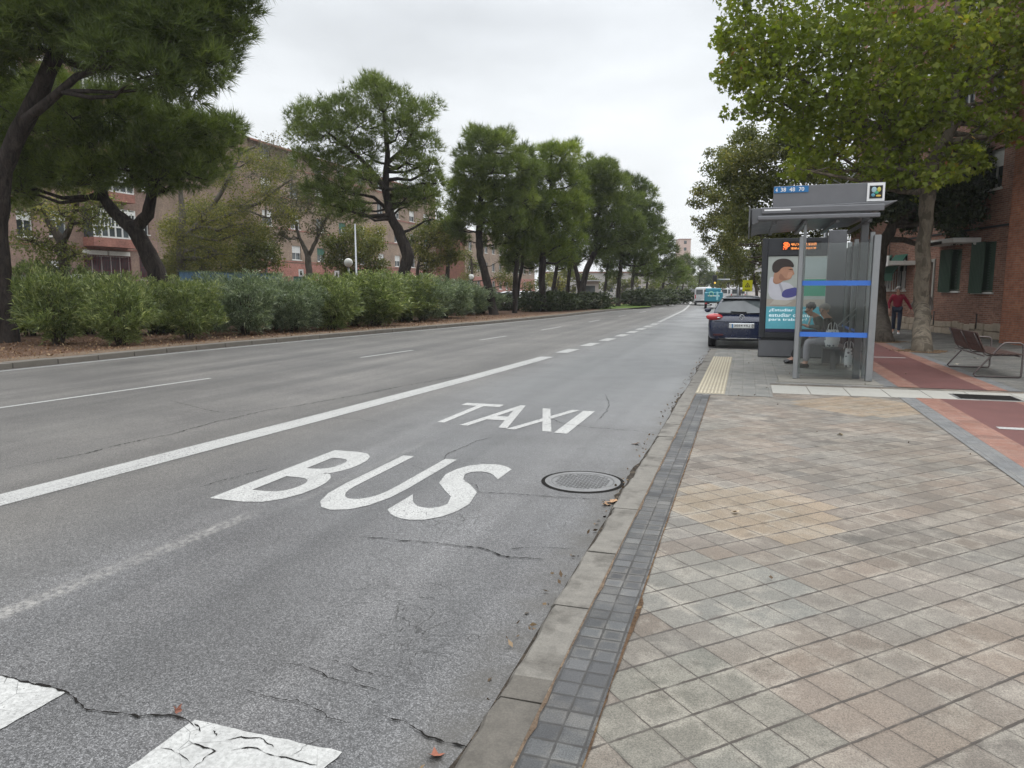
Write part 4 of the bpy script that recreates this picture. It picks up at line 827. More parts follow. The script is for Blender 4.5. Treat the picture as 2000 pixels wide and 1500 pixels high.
bs = [(60, 655, 2.15, 1.0, 0, 'yellow-green oleander right beside the nearest pine trunk'), (115, 672, 1.9, .85, 1, 'front-row oleander, first to the right of the nearest pine'), (175, 652, 2.0, 1.0, 0, 'rear oleander in front of the white car roof'),
      (238, 674, 1.75, .78, 0, 'front-row oleander with a dark clumped foot, below the red window grille'), (300, 652, 1.75, 1.0, 1, 'rear oleander half hidden between two front bushes, by the forked pine'), (372, 662, 1.75, .80, 1, 'round bright oleander standing alone below the dark-trunked street tree'),
      (420, 646, 2.0, 1.15, 2, 'blue-green oleander below the left end of the blue hoarding'), (480, 653, 2.0, 1.05, 3, 'tall blue-green oleander below the middle of the blue hoarding'), (535, 643, 2.0, 1.1, 2, 'blue-green oleander below the right end of the blue hoarding'),
      (575, 647, 1.8, .95, 3, 'blue-green oleander under the small white sign'), (612, 636, 2.0, 1.2, 2, 'rear oleander below the bare Y-shaped tree'), (648, 643, 1.85, 1.0, 0, 'greener oleander left of the thin lamp column'), (690, 636, 2.1, 1.2, 1, 'greener oleander at the foot of the thin lamp column'),
      (735, 636, 2.0, 1.25, 0, 'green oleander left of the lone pine trunk'), (780, 628, 2.2, 1.4, 1, 'tall oleander hiding the foot of the lone pine'), (825, 626, 2.1, 1.4, 3, 'blue-green oleander right of the lone pine'), (868, 621, 2.1, 1.4, 2, 'blue-green oleander below the brick block window'),
      (905, 615, 1.9, 1.5, 3, 'low oleander left of the narrow-crowned pine'), (940, 612, 1.5, 1.5, 4, 'last low oleander at the foot of the narrow-crowned pine'),
      (20, 640, 1.9, 1.0, 1, 'oleander behind the nearest pine trunk'), (-60, 668, 1.9, 1.0, 0, 'oleander cut by the left edge of the view')]
for i, (px, py, h, r, kd, lab) in enumerate(bs): bush(px, py, h, r, lab, kd, i*1.37)
for _, _, _, objs in protos:
    for o in objs: bpy.data.objects.remove(o)
HG = 'low dark hedge clumps under the median pines'
hp = None
for i, (px, py, h, r, lab) in enumerate(((1050, 608, 1.2, 1.5, 'low dark hedge clump between the parked white cars and the twin-trunked pine'), (1085, 607, 1.2, 1.6, 'low dark hedge clump just left of the twin-trunked pine'), (1115, 605, 1.1, 1.5, 'low hedge clump touching the twin-trunked pine trunk'), (1162, 603, 1.1, 1.6, 'low dark hedge clump right of the twin-trunked pine'),
        (1250, 597, 1.3, 2.2, 'low reddish hedge clump behind the lawn'), (1285, 595, 1.3, 2.2, 'far hedge clump at the right end of the lawn'), (985, 606, 1.0, 1.3, 'small hedge clump under the parked white cars'), (1320, 592, 1.3, 2.4, 'farthest low hedge clump on the median'))):
    p = G(px, py, .07); root = thing('hedge_clump', (p.x, p.y, .06), lab, 'hedge', HG, i*1.1)
    if hp is None:
        g = np.random.default_rng(77); P_, D_ = shell(g, (0, 0, .55), 1.0, 2600, .4, .55); P_[:, 2] = np.maximum(P_[:, 2], .05); V = quads(g, P_, .16, .08, .0, D_)
        mb = MB(); 
        for k in range(9): a = k*.7; mb.tube([(0.05*math.cos(a), .05*math.sin(a), 0), (.5*math.cos(a), .5*math.sin(a), .6)], [.02, .008], 4)
        hp = [mb.build('stems', M_BARKD, root), fast('foliage', V, 4, M_OAK, root, np.clip(.5+.3*g.normal(size=2600), 0, 1))]
    else:
        for o in hp: link(o.copy(), root)
    root.scale = (r, r, h)
# crumbs of leaf and grit along the right gutter, round the tree pits and on the paving: nobody could count them
g = np.random.default_rng(19); B = []
n = 170; B.append(np.stack([-.93-.10*g.random(n)**2, 1+18*g.random(n), np.full(n, ZR+.008)], 1))
n = 160; a = 6.28*g.random(n); rr = .25+.6*g.random(n); B.append(np.stack([4.4+rr*np.cos(a), 21+rr*np.sin(a), np.full(n, .014)], 1)); B.append(np.stack([4.06+rr*np.cos(a), 24.5+rr*np.sin(a), np.full(n, .014)], 1))
n = 90; B.append(np.stack([-.3+5*g.random(n), 3+22*g.random(n)**.7, np.full(n, .009)], 1))
B = np.concatenate(B); n = len(B); fast('leaf_crumbs', quads(g, B, .035, .022, 0, np.tile([0, 0, .0], (n, 1)))*np.array([1, 1, 1]), 4, mat_leaf('leaf_crumb', [(0, (.05, .035, .02)), (.6, (.14, .09, .05)), (1, (.28, .20, .11))], 0), None, g.random(n))['kind'] = 'stuff'
# leaf litter on the median soil: nobody could count it
g = np.random.default_rng(9); n = 5000; yy = 10+30*g.random(n)**1.3; xx = np.array([interp(LK, y) for y in yy])-.5-5*g.random(n)
fast('leaf_litter', quads(g, np.stack([xx, yy, np.full(n, .085)], 1)+g.normal(size=(n, 3))*np.array([.1, .1, .004]), .07, .04, 0, np.tile([0, 0, .0], (n, 1))), 4, mat_leaf('dry_leaf_litter', [(0, (.12, .06, .03)), (.6, (.22, .13, .07)), (1, (.35, .25, .14))], 0), None, g.random(n))['kind'] = 'stuff'
# ================================================================== buildings
def mat_brick(name, a, b, mortar, bw=.25, bh=.065, plain=0.0):
    m = NT(name); ob = m.tc.outputs['Object']; sx = m.n('ShaderNodeSeparateXYZ'); m.l(ob, sx.inputs[0])
    cx = m.n('ShaderNodeCombineXYZ'); m.l(m.math('ADD', sx.outputs[0], sx.outputs[1]), cx.inputs[0]); m.l(sx.outputs[2], cx.inputs[1])
    bt = m.n('ShaderNodeTexBrick'); m.l(cx.outputs[0], bt.inputs['Vector']); bt.inputs['Color1'].default_value = (*a, 1); bt.inputs['Color2'].default_value = (*b, 1); bt.inputs['Mortar'].default_value = (*mortar, 1)
    bt.inputs['Scale'].default_value = 1; bt.inputs['Mortar Size'].default_value = .008; bt.inputs['Brick Width'].default_value = bw; bt.inputs['Row Height'].default_value = bh; bt.inputs['Mortar Smooth'].default_value = .2
    n1 = m.noise(ob, .7, 5, .65); n2 = m.noise(ob, 7, 4, .6)
    c = m.mix(plain, bt.outputs[0], [(x+y)/2 for x, y in zip(a, b)])
    c = m.mix(1.0, c, m.ramp(n1, [(.3, (.74, .74, .74)), (.7, (1.22, 1.2, 1.18))]), 'MULTIPLY'); c = m.mix(1.0, c, m.ramp(n2, [(.3, (.8, .8, .8)), (.7, (1.2, 1.2, 1.2))]), 'MULTIPLY')
    m.set(color=c, rough=.88, spec=.25)
    inv = m.math('SUBTRACT', 1, bt.outputs[1]); m.bump(m.math('ADD', inv, m.math('MULTIPLY', n2, .4)), .5, .008); return m.m
M_BRICK = mat_brick('red_brick', (.18, .080, .056), (.28, .140, .100), (.26, .22, .18))
M_BRICKO = mat_brick('orange_brick', (.26, .095, .055), (.33, .135, .08), (.24, .18, .14))
M_BRICKP = mat_brick('pinkish_brick', (.225, .15, .12), (.28, .19, .155), (.26, .22, .19), plain=.4)
M_BRICKR = mat_brick('rose_brick', (.27, .11, .085), (.33, .15, .12), (.28, .2, .17), plain=.3)
M_BRICKB = mat_brick('ochre_brick', (.225, .165, .125), (.28, .21, .16), (.26, .22, .18), plain=.4)
M_WFRAME = simple('white_frame', (.62, .62, .60), .5, var=.06)
M_STONE = mat_concrete('rubble_stone', (.24, .19, .14), (.42, .35, .27), 3.5, .4, (.13, .10, .08))
M_GREENB = simple('green_blind', (.030, .11, .075), .6, var=.2); M_GREENR = simple('green_roller', (.055, .092, .065), .6, var=.12)
M_REDG = simple('dark_red_grille', (.13, .02, .03), .5); M_WHITE = simple('white_plaster', (.62, .61, .58), .7, var=.08); M_ROOF = simple('clay_roof', (.22, .10, .07), .85, var=.25, scale=3)
M_DARK = simple('dark_interior', (.015, .015, .017), .5)
def mat_glass_dark():
    m = NT('window_glass'); ob = m.tc.outputs['Object']; n1 = m.noise(ob, .8, 3)
    m.set(color=m.mix(m.mapr(n1, .35, .65), (.03, .035, .04), (.10, .115, .12)), rough=.08, spec=.6); return m.m
M_GLAS = mat_glass_dark()
def facade(name, W_, H_, ops, mat, parent, depth=.22, y=0.0, x0=0.0, z0=0.0):
    """wall front at local y with real rectangular openings and reveals"""
    xs = sorted({x0, x0+W_}|{o[0] for o in ops}|{o[1] for o in ops}); zs = sorted({z0, z0+H_}|{o[2] for o in ops}|{o[3] for o in ops}); mb = MB()
    for a, b in zip(xs, xs[1:]):
        for c, d in zip(zs, zs[1:]):
            mx, mz = (a+b)/2, (c+d)/2
            if any(o[0] < mx < o[1] and o[2] < mz < o[3] for o in ops): continue
            mb.add([(a, y, c), (b, y, c), (b, y, d), (a, y, d)], [(0, 1, 2, 3)])
    for a, b, c, d in ops:
        e_ = y+depth
        mb.add([(a, y, c), (b, y, c), (b, y, d), (a, y, d), (a, e_, c), (b, e_, c), (b, e_, d), (a, e_, d)], [(0, 4, 5, 1), (1, 5, 6, 2), (2, 6, 7, 3), (3, 7, 4, 0), ])
    return mb.build(name, mat, parent)
def window(parent, a, b, c, d, y=.12, cols=2, blind=None, bm=None, fr=.055, sill=True, grille=None, label=None, sillm=None):
    """window part with its frame, pane, blind and sill"""
    mb = MB(); mb.add([(a, y+.06, c), (b, y+.06, c), (b, y+.06, d), (a, y+.06, d)], [(0, 1, 2, 3)]); p = mb.build('window', M_GLAS, parent)
    if label: p['label'] = label
    mb = MB(); mb.box((a, y, c), (a+fr, y+.05, d)); mb.box((b-fr, y, c), (b, y+.05, d)); mb.box((a+fr, y, c), (b-fr, y+.05, c+fr)); mb.box((a+fr, y, d-fr), (b-fr, y+.05, d))
    for k in range(1, cols): x = a+(b-a)*k/cols; mb.box((x-fr*.5, y+.003, c+fr), (x+fr*.5, y+.047, d-fr))
    mb.build('frame', M_WFRAME, p)
    if blind:
        mb = MB(); n = max(2, int((d-c)*blind/.05)); z1 = d-.01; h = (d-c)*blind
        for k in range(n): mb.box((a+.02, y-.035, z1-h*(k+1)/n+.006), (b-.02, y-.012, z1-h*k/n))
        mb.build('blind', bm or M_GREENR, p)
    if sill: mb = MB(); mb.box((a-.06, -.06, c-.07), (b+.06, y+.05, c-.005)); mb.build('sill', sillm or M_WHITE, p, bevel=.006)
    if grille:
        mb = MB(); n = max(3, int((b-a)/.12))
        for k in range(n+1): x = a+(b-a)*k/n; mb.box((x-.011, -.05, c-.03), (x+.011, -.028, d+.03))
        for t in (.15, .5, .85): z = c+(d-c)*t; mb.box((a-.02, -.062, z-.012), (b+.02, -.051, z+.012))
        mb.build('grille', grille, p)
    return p
# ---- brick apartment block on the right
d_ = Vector((.2425, -.970, 0)); org = Vector((6.4-.25*(38.5-31.5), 38.5, 0)); th = math.atan2(d_.y, d_.x)
rb = thing('brick_building', org, 'red brick apartment block with rubble stone base along the right pavement', 'building', None, th)
def uof(px, py=560):
    """distance along the facade where the ray of photo column px meets it"""
    p0 = Vector((0, 0, 0)); a = W(px, py, 1.0)-Vector((0, 0, HC)); A = a.x*(-d_.y)+a.y*d_.x; O = org.x*(-d_.y)+org.y*d_.x; t = O/A
    return (a.x*t-org.x)*d_.x+(a.y*t-org.y)*d_.y, t
def zof(px, py): u, t = uof(px, py); return (W(px, py, 1.0)-Vector((0, 0, HC))).z*t+HC
def rect(x0, y0, x1, y1):
    return uof(x0, y0)[0], uof(x1, y0)[0], zof((x0+x1)/2, y1), zof((x0+x1)/2, y0)
LEN = 16.5
w1 = rect(1847, 487, 1880, 568); w2 = rect(1909, 472, 1947, 570)
wn = [rect(1729, 500, 1744, 566), rect(1750, 498, 1773, 566)]
zb, zt_ = w2[2], w2[3]; 
door = (uof(1809)[0], uof(1822)[0], .35, zof(1815, 512))
ops = [w1, w2, door]+wn
st = 2.95; up = []
for k in range(1, 5):
    for (a, b, c, d) in (w1, w2, (w2[1]+1.6, w2[1]+2.7, w2[2], w2[3]), (w1[0]-2.6, w1[0]-1.4, w1[2], w1[3])):
        up.append((a, b, c+st*k+.35, c+st*k+.35+1.25))
    up.append((wn[0][0], wn[0][1], wn[0][2]+st*k, wn[0][3]+st*k)); 
facade('wall', LEN, 16.5, ops+up, M_BRICK, rb)
mb = MB(); mb.box((0, 12, .0), (LEN, 12.1, 16.5)); mb.box((-.0, .002, 16.5), (LEN, 12.1, 16.7)); mb.add([(0, 0, 0), (0, 12, 0), (0, 12, 16.5), (0, 0, 16.5)], [(0, 3, 2, 1)]); mb.build('rear_wall', M_BRICK, rb)
mb = MB(); mb.box((-.3, -.55, 16.72), (LEN+.3, 12.3, 16.9)); mb.build('roof', M_WHITE, rb)
mb = MB(); mbb = MB(); q3 = random.Random(4); u = 0      # rubble base, irregular top and faces
while u < LEN-.01:
    L = min(q3.uniform(.3, .55), LEN-u); z = 0
    if not (door[0]-.2 < u+L/2 < door[1]+.2):
        for hh in (q3.uniform(.2, .26), q3.uniform(.2, .28)):
            pr = q3.uniform(.05, .11); (mb if u < door[0] else mbb).box((u+.006, -pr, z+.004), (u+L-.006, .0-.002, z+hh-.006)); z += hh
    u += L
pass
for m_ in (mb, mbb): m_.build('stone_base', M_STONE, rb, bevel=.03)
for i, (a, b, c, d) in enumerate((w1, w2)):
    wi = window(rb, a, b, c, d, blind=1.0, bm=M_GREENR, label='ground-floor window with a closed green roller blind')
    mb = MB(); mb.box((a-.05, -.13, c-.05), (a+(b-a)*.62, -.10, d)); n = 9      # green shutter screen
    for k in range(n): x = a-.04+(b-a)*.64*k/(n-1); mb.box((x-.012, -.15, c-.05), (x+.012, -.131, d))
    mb.build('screen', M_GREENR, wi)
for a, b, c, d in wn:
    wi = window(rb, a, b, c, d, blind=None, sill=True)
    mb = MB(); M_ = None
    mb.add([(a-.02, -.02, d+.02), (b+.02, -.02, d+.02), (b+.02, -.55, d-.75), (a-.02, -.55, d-.75), (a-.02, -.02, d+.0), (b+.02, -.02, d+.0), (b+.02, -.53, d-.78), (a-.02, -.53, d-.78)], [(0, 1, 2, 3), (7, 6, 5, 4), (0, 3, 7, 4), (1, 5, 6, 2), (3, 2, 6, 7)])
    mb.box((a-.02, -.56, d-1.05), (b+.02, -.545, d-.76)); mb.build('awning', M_GREENB, wi)
    mb = MB(); n = 6
    for k in range(n): x = a+(b-a)*k/(n-1); mb.box((x-.012, -.06, c-.04), (x+.012, -.04, c+.75))
    mb.build('lower_screen', M_WHITE, wi)
for o in up: window(rb, *o, blind=.45, bm=M_WFRAME, cols=2)
mb = MB(); mb.box((door[0]-.1, -.05, .0), (door[0], .1, door[3]+.1)); mb.box((door[1], -.05, 0), (door[1]+.1, .1, door[3]+.1)); mb.box((door[0], -.05, door[3]), (door[1], .1, door[3]+.1)); dr = mb.build('door_frame', M_SLAB, rb)
mb = MB(); mb.box((door[0], .12, .0), (door[1], .16, door[3])); mb.build('door', simple('door_brown', (.12, .08, .06), .5), rb)
for k in range(1, 6):      # dark string course / cable runs
    mb = MB(); z = w2[3]+.42+st*(k-1)+(k-1)*.0; mb.box((0, -.045, z), (LEN, -.003, z+.07)); mb.build('string_course', M_DARK if k == 1 else M_BRICKO, rb)
# balconies with white slab fronts
for k in range(0, 4):
    z = 2.55+st*k; a0 = wn[0][0]-.6; a1 = wn[1][1]+.7
    mb = MB(); mb.box((a0, -1.0, z), (a1, -.003, z+.16)); mb.box((a0, -1.05, z-.04), (a1, -1.003, z+.36)); bl = mb.build('balcony', M_WHITE, rb, bevel=.01)
    mb = MB(); n = 16
    for j in range(n+1): x = a0+.03+(a1-a0-.06)*j/n; mb.box((x-.01, -1.03, z+.363), (x+.01, -1.01, z+1.05))
    mb.box((a0, -1.05, z+1.05), (a1, -.99, z+1.09)); mb.build('railing', M_DARK, bl)
for k in range(0, 4):
    z = 3.15+st*k; a0 = w1[0]-.4; a1 = w1[1]+1.1
    mb = MB(); mb.box((a0, -.9, z), (a1, -.003, z+.15)); mb.build('balcony_slab', M_WHITE, rb, bevel=.01)
mb = MB(); p8 = uof(2012)[0]; mb.box((p8, -.75, .0), (LEN-.002, -.003, 16.4)); mb.build('projecting_bay', M_BRICKO, rb)
mb = MB(); mb.ball((w1[1]+1.0, -.12, w2[3]+.0), .08); mb.box((w1[1]+.97, -.1, w2[3]-.02), (w1[1]+1.03, -.002, w2[3]+.02)); mb.build('wall_lamp', M_WFRAME, rb)
# standpipes at the foot of the wall
for px in (1836, 1921):
    u = uof(px)[0]; mb = MB(); mb.tube([(u, -.14, .3), (u, -.14, .78)], .02, 8); mb.tube([(u, -.14, .78), (u, -.14, .80)], .035, 8); mb.build('vent_pipe', M_DARK, rb)
# ---- left building facing the avenue: pinkish block with glazed bay and red grille
def fx(Xf, px, py=560):
    """world Y on plane X=Xf, and the forward distance"""
    a = W(px, py, 1.0)-Vector((0, 0, HC)); t = Xf/a.x; return a.y*t, t, a.z*t+HC
lb = thing('pink_building', (-40, 12, 0), 'pinkish brick apartment block behind the left pines with white glazed bay and red-barred window', 'building', None, R(90))
def lrect(Xf, Y0, x0, y0, x1, y1): return fx(Xf, x0, y0)[0]-Y0, fx(Xf, x1, y0)[0]-Y0, fx(Xf, (x0+x1)/2, y1)[2], fx(Xf, (x0+x1)/2, y0)[2]
L1 = fx(-40, 313)[0]-12
g1 = lrect(-40, 12, 163, 500, 254, 556); b1_ = lrect(-40, 12, 160, 408, 242, 466); s1 = lrect(-40, 12, 276, 425, 290, 458); g2 = lrect(-40, 12, 272, 500, 300, 546); a1_ = lrect(-40, 12, 92, 412, 128, 462); a2_ = lrect(-40, 12, 92, 508, 120, 545); a3_ = lrect(-40, 12, 30, 412, 62, 462)
ops = [g1, s1, g2, a1_, a2_, a3_]; up = [(o[0], o[1], o[2]+3*k, o[3]+3*k) for k in (1, 2, 3) for o in (s1, a1_, a3_)]
far = [(x, x+1.3, zz, zz+1.3) for x in (2, 6, 10) for zz in (1.6, 4.4, 7.4, 10.4)]
facade('wall', L1, 14.5, ops+up+far, M_BRICKP, lb)
mb = MB(); mb.box((0, 11, 0), (L1, 11.1, 14.5)); mb.add([(L1, 0, 0), (L1, 11, 0), (L1, 11, 14.5), (L1, 0, 14.5)], [(0, 1, 2, 3)]); mb.add([(0, 0, 0), (0, 11, 0), (0, 11, 14.5), (0, 0, 14.5)], [(3, 2, 1, 0)]); mb.build('end_wall', M_BRICKP, lb)
mb = MB(); mb.prism([(-.4, -.5), (L1+.4, -.5), (L1+.4, 11.5), (-.4, 11.5)], 14.51, 14.7); mb.add([(-.4, -.5, 14.7), (L1+.4, -.5, 14.7), (L1+.4, 11.5, 14.7), (-.4, 11.5, 14.7), (3, 5.5, 16.6), (L1-3, 5.5, 16.6)], [(0, 1, 5, 4), (2, 3, 4, 5), (1, 2, 5), (3, 0, 4)]); mb.build('roof', M_ROOF, lb)
window(lb, *g1, cols=5, grille=M_REDG, label='ground-floor window behind a dark red grille'); 
mb = MB(); mb.box((g1[0]-.05, -.12, g1[3]+.05), ((g1[0]+g1[1])/2-.1, -.0-.003, g1[3]+.32)); mb.box(((g1[0]+g1[1])/2+.05, -.12, g1[3]+.05), (g1[1]-.1, -.003, g1[3]+.32)); mb.build('awning_box', M_WHITE, lb)
for o in (s1, a1_, a2_, a3_): window(lb, *o, cols=2, blind=.35, bm=M_WFRAME)
window(lb, *g2, cols=1, grille=M_REDG)
for o in up+far: window(lb, *o, cols=2, blind=.4, bm=M_WFRAME)
a, b, c, d = b1_      # glazed projecting bay
for k in range(4):
    z = 2.95*k
    mb = MB(); mb.box((a-.1, -.9, c-.55+z), (b+.1, -.003, c+z)); bay = mb.build('bay', M_BRICKR, lb)
    mb = MB(); mb.box((a, -.82, c+.003+z), (b, -.004, d+z)); mb.build('glazing', M_GLAS, bay)
    mb = MB(); n = 6
    for j in range(n+1): x = a+(b-a)*j/n; mb.box((x-.05, -.88, c+.003+z), (x+.05, -.825, d+z))
    for zz in (c+.01, c+(d-c)*.36, d-.32, d-.09): mb.box((a, -.876, zz+z), (b, -.826, zz+z+(.3 if zz == d-.32 else .09)))
    for j in range(n):
        x = a+(b-a)*(j+.5)/n; mb.box((x-.018, -.872, c+(d-c)*.36+z), (x+.018, -.827, d-.3+z)); 
    mb.box((a+.1, -.871, c+(d-c)*.66+z), (b-.1, -.828, c+(d-c)*.66+.04+z))
    mb.build('frame', M_WFRAME, bay)
mb = MB(); mb.box((0, -.04, g1[3]+.42), (L1, -.003, g1[3]+.5)); mb.build('string_course', M_BRICKR, lb)
# ---- middle building, gable roofed, seen through the trees
mbd = thing('gabled_building', (-42, 54.5, 0), 'tall ochre brick apartment block with shallow red roof rising behind the bare trees', 'building', None, R(90))
H2 = fx(-42, 497, 272)[2]; L2 = 40; W2 = 12
ops = []; lab = []
for r__ in range(5):
    for i in range(9):
        x = 1.6+i*4.3; z = 1.5+r__*2.95; ops.append((x, x+1.5, z, z+1.35))
facade('wall', L2, H2, ops, M_BRICKB, mbd)
for i, o in enumerate(ops): window(mbd, *o, cols=2, blind=(.0 if i % 4 == 0 else .5), bm=(M_GREENB if i % 5 == 1 else M_WFRAME))
facade('ground_floor_band', L2, 4.1, [o for o in ops if o[3] < 4.2], M_BRICKR, mbd, y=-.04, depth=.03)
mb = MB(); mb.add([(0, 0, 0), (0, W2, 0), (0, W2, H2), (0, W2/2, H2+1.9), (0, 0, H2)], [(4, 3, 2, 1, 0)]); mb.add([(L2, 0, 0), (L2, W2, 0), (L2, W2, H2), (L2, W2/2, H2+1.9), (L2, 0, H2)], [(0, 1, 2, 3, 4)]); mb.box((0, W2+.01, 0), (L2, W2+.1, H2)); mb.build('end_wall', M_BRICKB, mbd)
mb = MB(); mb.add([(-.4, -.6, H2-.15), (L2+.4, -.6, H2-.15), (L2+.4, W2/2, H2+1.95), (-.4, W2/2, H2+1.95), (-.4, W2+.6, H2-.15), (L2+.4, W2+.6, H2-.15)], [(0, 1, 2, 3), (3, 2, 5, 4)])
mb.add([(-.4, -.6, H2-.3), (L2+.4, -.6, H2-.3), (L2+.4, W2/2, H2+1.8), (-.4, W2/2, H2+1.8), (-.4, W2+.6, H2-.3), (L2+.4, W2+.6, H2-.3)], [(3, 2, 1, 0), (4, 5, 2, 3)]); mb.add([(-.4, -.6, H2-.3), (L2+.4, -.6, H2-.3), (L2+.4, -.6, H2-.15), (-.4, -.6, H2-.15)], [(0, 1, 2, 3)]); mb.build('roof', M_ROOF, mbd)
for z in (4.2, 7.2, 10.1, 13.0):
    mb = MB(); mb.box((0, -.06, z), (L2, -.045, z+.12)); mb.build('string_course', M_BRICKR, mbd)
# ---- third building further on and the fillers closing the avenue
tb_ = thing('far_brick_building', (-41, 103, 0), 'lower brick block with a red ground floor seen past the narrow-crowned pine', 'building', None, R(90))
ops = [(1.5+i*3.6, 3.0+i*3.6, 1.6+k*2.95, 3.0+k*2.95) for i in range(10) for k in range(3)]
facade('wall', 38, 10.5, ops, M_BRICKB, tb_); [window(tb_, *o, cols=2) for o in ops]
mb = MB(); mb.box((0, .5, 10.51), (38, 11, 10.8)); mb.add([(0, 0, 0), (0, 11, 0), (0, 11, 10.5), (0, 0, 10.5)], [(3, 2, 1, 0)]); mb.build('roof', M_ROOF, tb_)
facade('ground_floor_band', 38, 3.6, [o for o in ops if o[3] < 3.6], M_BRICKR, tb_, y=-.04, depth=.03)
def block(name, label, x, y, w_, dpt, h, mt, rz=R(90), win=(1.3, 1.4), roofm=None):
    b = thing(name, (x, y, 0), label, 'building', None, rz); ops = []; nx = max(1, int(w_/3.4)); nz = max(1, int(h/3))
    for i in range(nx):
        for k in range(nz): a = (i+.5)*w_/nx-win[0]/2; ops.append((a, a+win[0], 1+k*3., 1+k*3.+win[1]))
    facade('wall', w_, h, ops, mt, b)
    mb = MB(); mb.box((0, .12, .5), (w_, .2, h-.3)); mb.build('windows_glass', M_GLAS, b)
    facade('side_wall', dpt, h, [(a+1, a+2.2, c, c+1.3) for a in range(1, int(dpt)-2, 4) for c in range(1, int(h)-2, 3)], mt, b).matrix_local = Matrix.Rotation(R(-90), 4, 'Z') @ Matrix.Translation((-dpt, 0, 0))
    mb = MB(); mb.box((.3, .3, .6), (w_-.3, dpt-.1, h-.3)); mb.build('core', M_DARK, b)
    mb = MB(); mb.box((-.2, -.2, h), (w_+.2, dpt+.2, h+.3)); mb.build('roof', roofm or M_ROOF, b); return b
M_PALE = simple('pale_render', (.36, .34, .32), .8, var=.1); M_SALW = simple('salmon_render', (.52, .38, .33), .8, var=.1); M_GREYR = simple('grey_render', (.38, .39, .40), .8, var=.1)  # salmon is paled, putting distance haze into the tower's colour
p = W(1334, 560, 330); block('tower_block', 'distant salmon tower block rising above the farthest pines', p.x-2, p.y, 5, 8, 24, M_SALW, R(18))
p = W(1180, 560, 170); block('far_pale_building', 'far pale building glimpsed between the median pine trunks', p.x-14, p.y, 34, 12, 5.5, M_PALE, R(18))
p = W(1270, 560, 200); block('far_grey_building', 'far grey building glimpsed beyond the lawn', p.x-10, p.y, 26, 12, 5, M_GREYR, R(18))
p = W(1405, 560, 420); block('end_building', 'hazy pale building closing the avenue on the right side', p.x+2, p.y, 30, 14, 15, M_PALE, R(18))
p = W(1350, 560, 480); block('end_building', 'hazy grey building closing the avenue behind the last pine', p.x-30, p.y, 42, 14, 9, M_GREYR, R(18))
# ---- blue hoarding behind the bushes
h0 = W(352, 560, 36); h1 = W(552, 560, 42); dv = (h1-h0); dv.z = 0; an = math.atan2(dv.y, dv.x)
hb = thing('blue_hoarding', (h0.x, h0.y, 0), 'long blue corrugated hoarding behind the oleanders on the left', 'hoarding', None, an)
mb = MB(); Lh = dv.length; n = int(Lh/.25); hz = 2.45
for k in range(n): x = k*Lh/n; mb.prism([(x, 0), (x+.10, -.05), (x+.17, -.05), (x+Lh/n, 0), (x+Lh/n, .03), (x, .03)], .1, hz)
mb.build('panel', simple('blue_sheet', (.075, .15, .24), .5, var=.2), hb)
mb = MB(); mb.box((0, -.08, hz), (Lh, .06, hz+.07)); mb.build('top_rail', M_GREENR, hb)
for k in range(6): mb = MB(); mb.box((k*Lh/5-.04, .04, 0), (k*Lh/5+.04, .12, hz)); mb.build('post', M_DARK, hb)
# ================================================================== bus shelter
M_GREYM = simple('shelter_grey_metal', (.13, .133, .14), .42, .3, var=.08); M_ALU = simple('brushed_aluminium', (.30, .31, .32), .38, .7, var=.08)
M_GREYL = simple('shelter_sign_grey', (.15, .152, .162), .45, .2, var=.06); M_BLUEB = simple('blue_band', (.045, .17, .60), .45, var=.04); M_BLUES = simple('sign_blue', (.02, .15, .36), .45, var=.05)
M_LET = simple('white_lettering', (.8, .8, .8), .5, var=.02); M_BLACK = simple('black_plastic', (.012, .012, .013), .45, var=.1)
def mat_glass():
    m = NT('clear_glass'); m.t.nodes.remove(m.b); ob = m.tc.outputs['Object']
    tr = m.n('ShaderNodeBsdfTransparent'); tr.inputs[0].default_value = (.86, .89, .88, 1); gl = m.n('ShaderNodeBsdfGlossy'); gl.inputs['Roughness'].default_value = .04
    df = m.n('ShaderNodeBsdfDiffuse'); df.inputs[0].default_value = (.45, .47, .47, 1)
    fr = m.n('ShaderNodeFresnel'); fr.inputs[0].default_value = 1.5; mx = m.n('ShaderNodeMixShader'); m.l(fr.outputs[0], mx.inputs[0]); m.l(tr.outputs[0], mx.inputs[1]); m.l(gl.outputs[0], mx.inputs[2])
    m2 = m.n('ShaderNodeMixShader'); m.l(m.mapr(m.noise(ob, 1.6, 4), .35, .7, .0, .035), m2.inputs[0]); m.l(mx.outputs[0], m2.inputs[1]); m.l(df.outputs[0], m2.inputs[2]); m.l(m2.outputs[0], m.out.inputs[0]); return m.m
M_GL = mat_glass()
bsx, bsy = .88, 13.76
bs = thing('bus_shelter', (.88, 13.76, 0), 'grey metal and glass bus shelter with blue glass bands, route sign and lit advert panel', 'bus shelter')
def Lb(v): return Vector(v)-Vector((.88, 13.76, 0))
def bx(mb, a, b): a_, b_ = Lb(a), Lb(b); return mb.box(tuple(a_), tuple(b_))
ZT = 2.52
for (x, y, w_, h, d_p) in ((.88, 13.76, .075, ZT, .05), (2.08, 13.76, .11, ZT, .07)):
    mb = MB(); bx(mb, (x-w_/2, y-d_p, .01), (x+w_/2, y+d_p, h)); mb.build('post', M_ALU, bs, bevel=.012)
mb = MB(); bx(mb, (.915, 13.84, .0), (.965, 13.89, 2.80)); mb.build('post', M_ALU, bs, bevel=.008)
mb = MB(); bx(mb, (1.86, 14.02, .0), (1.98, 14.12, 2.85)); mb.build('post', M_GREYM, bs, bevel=.01)
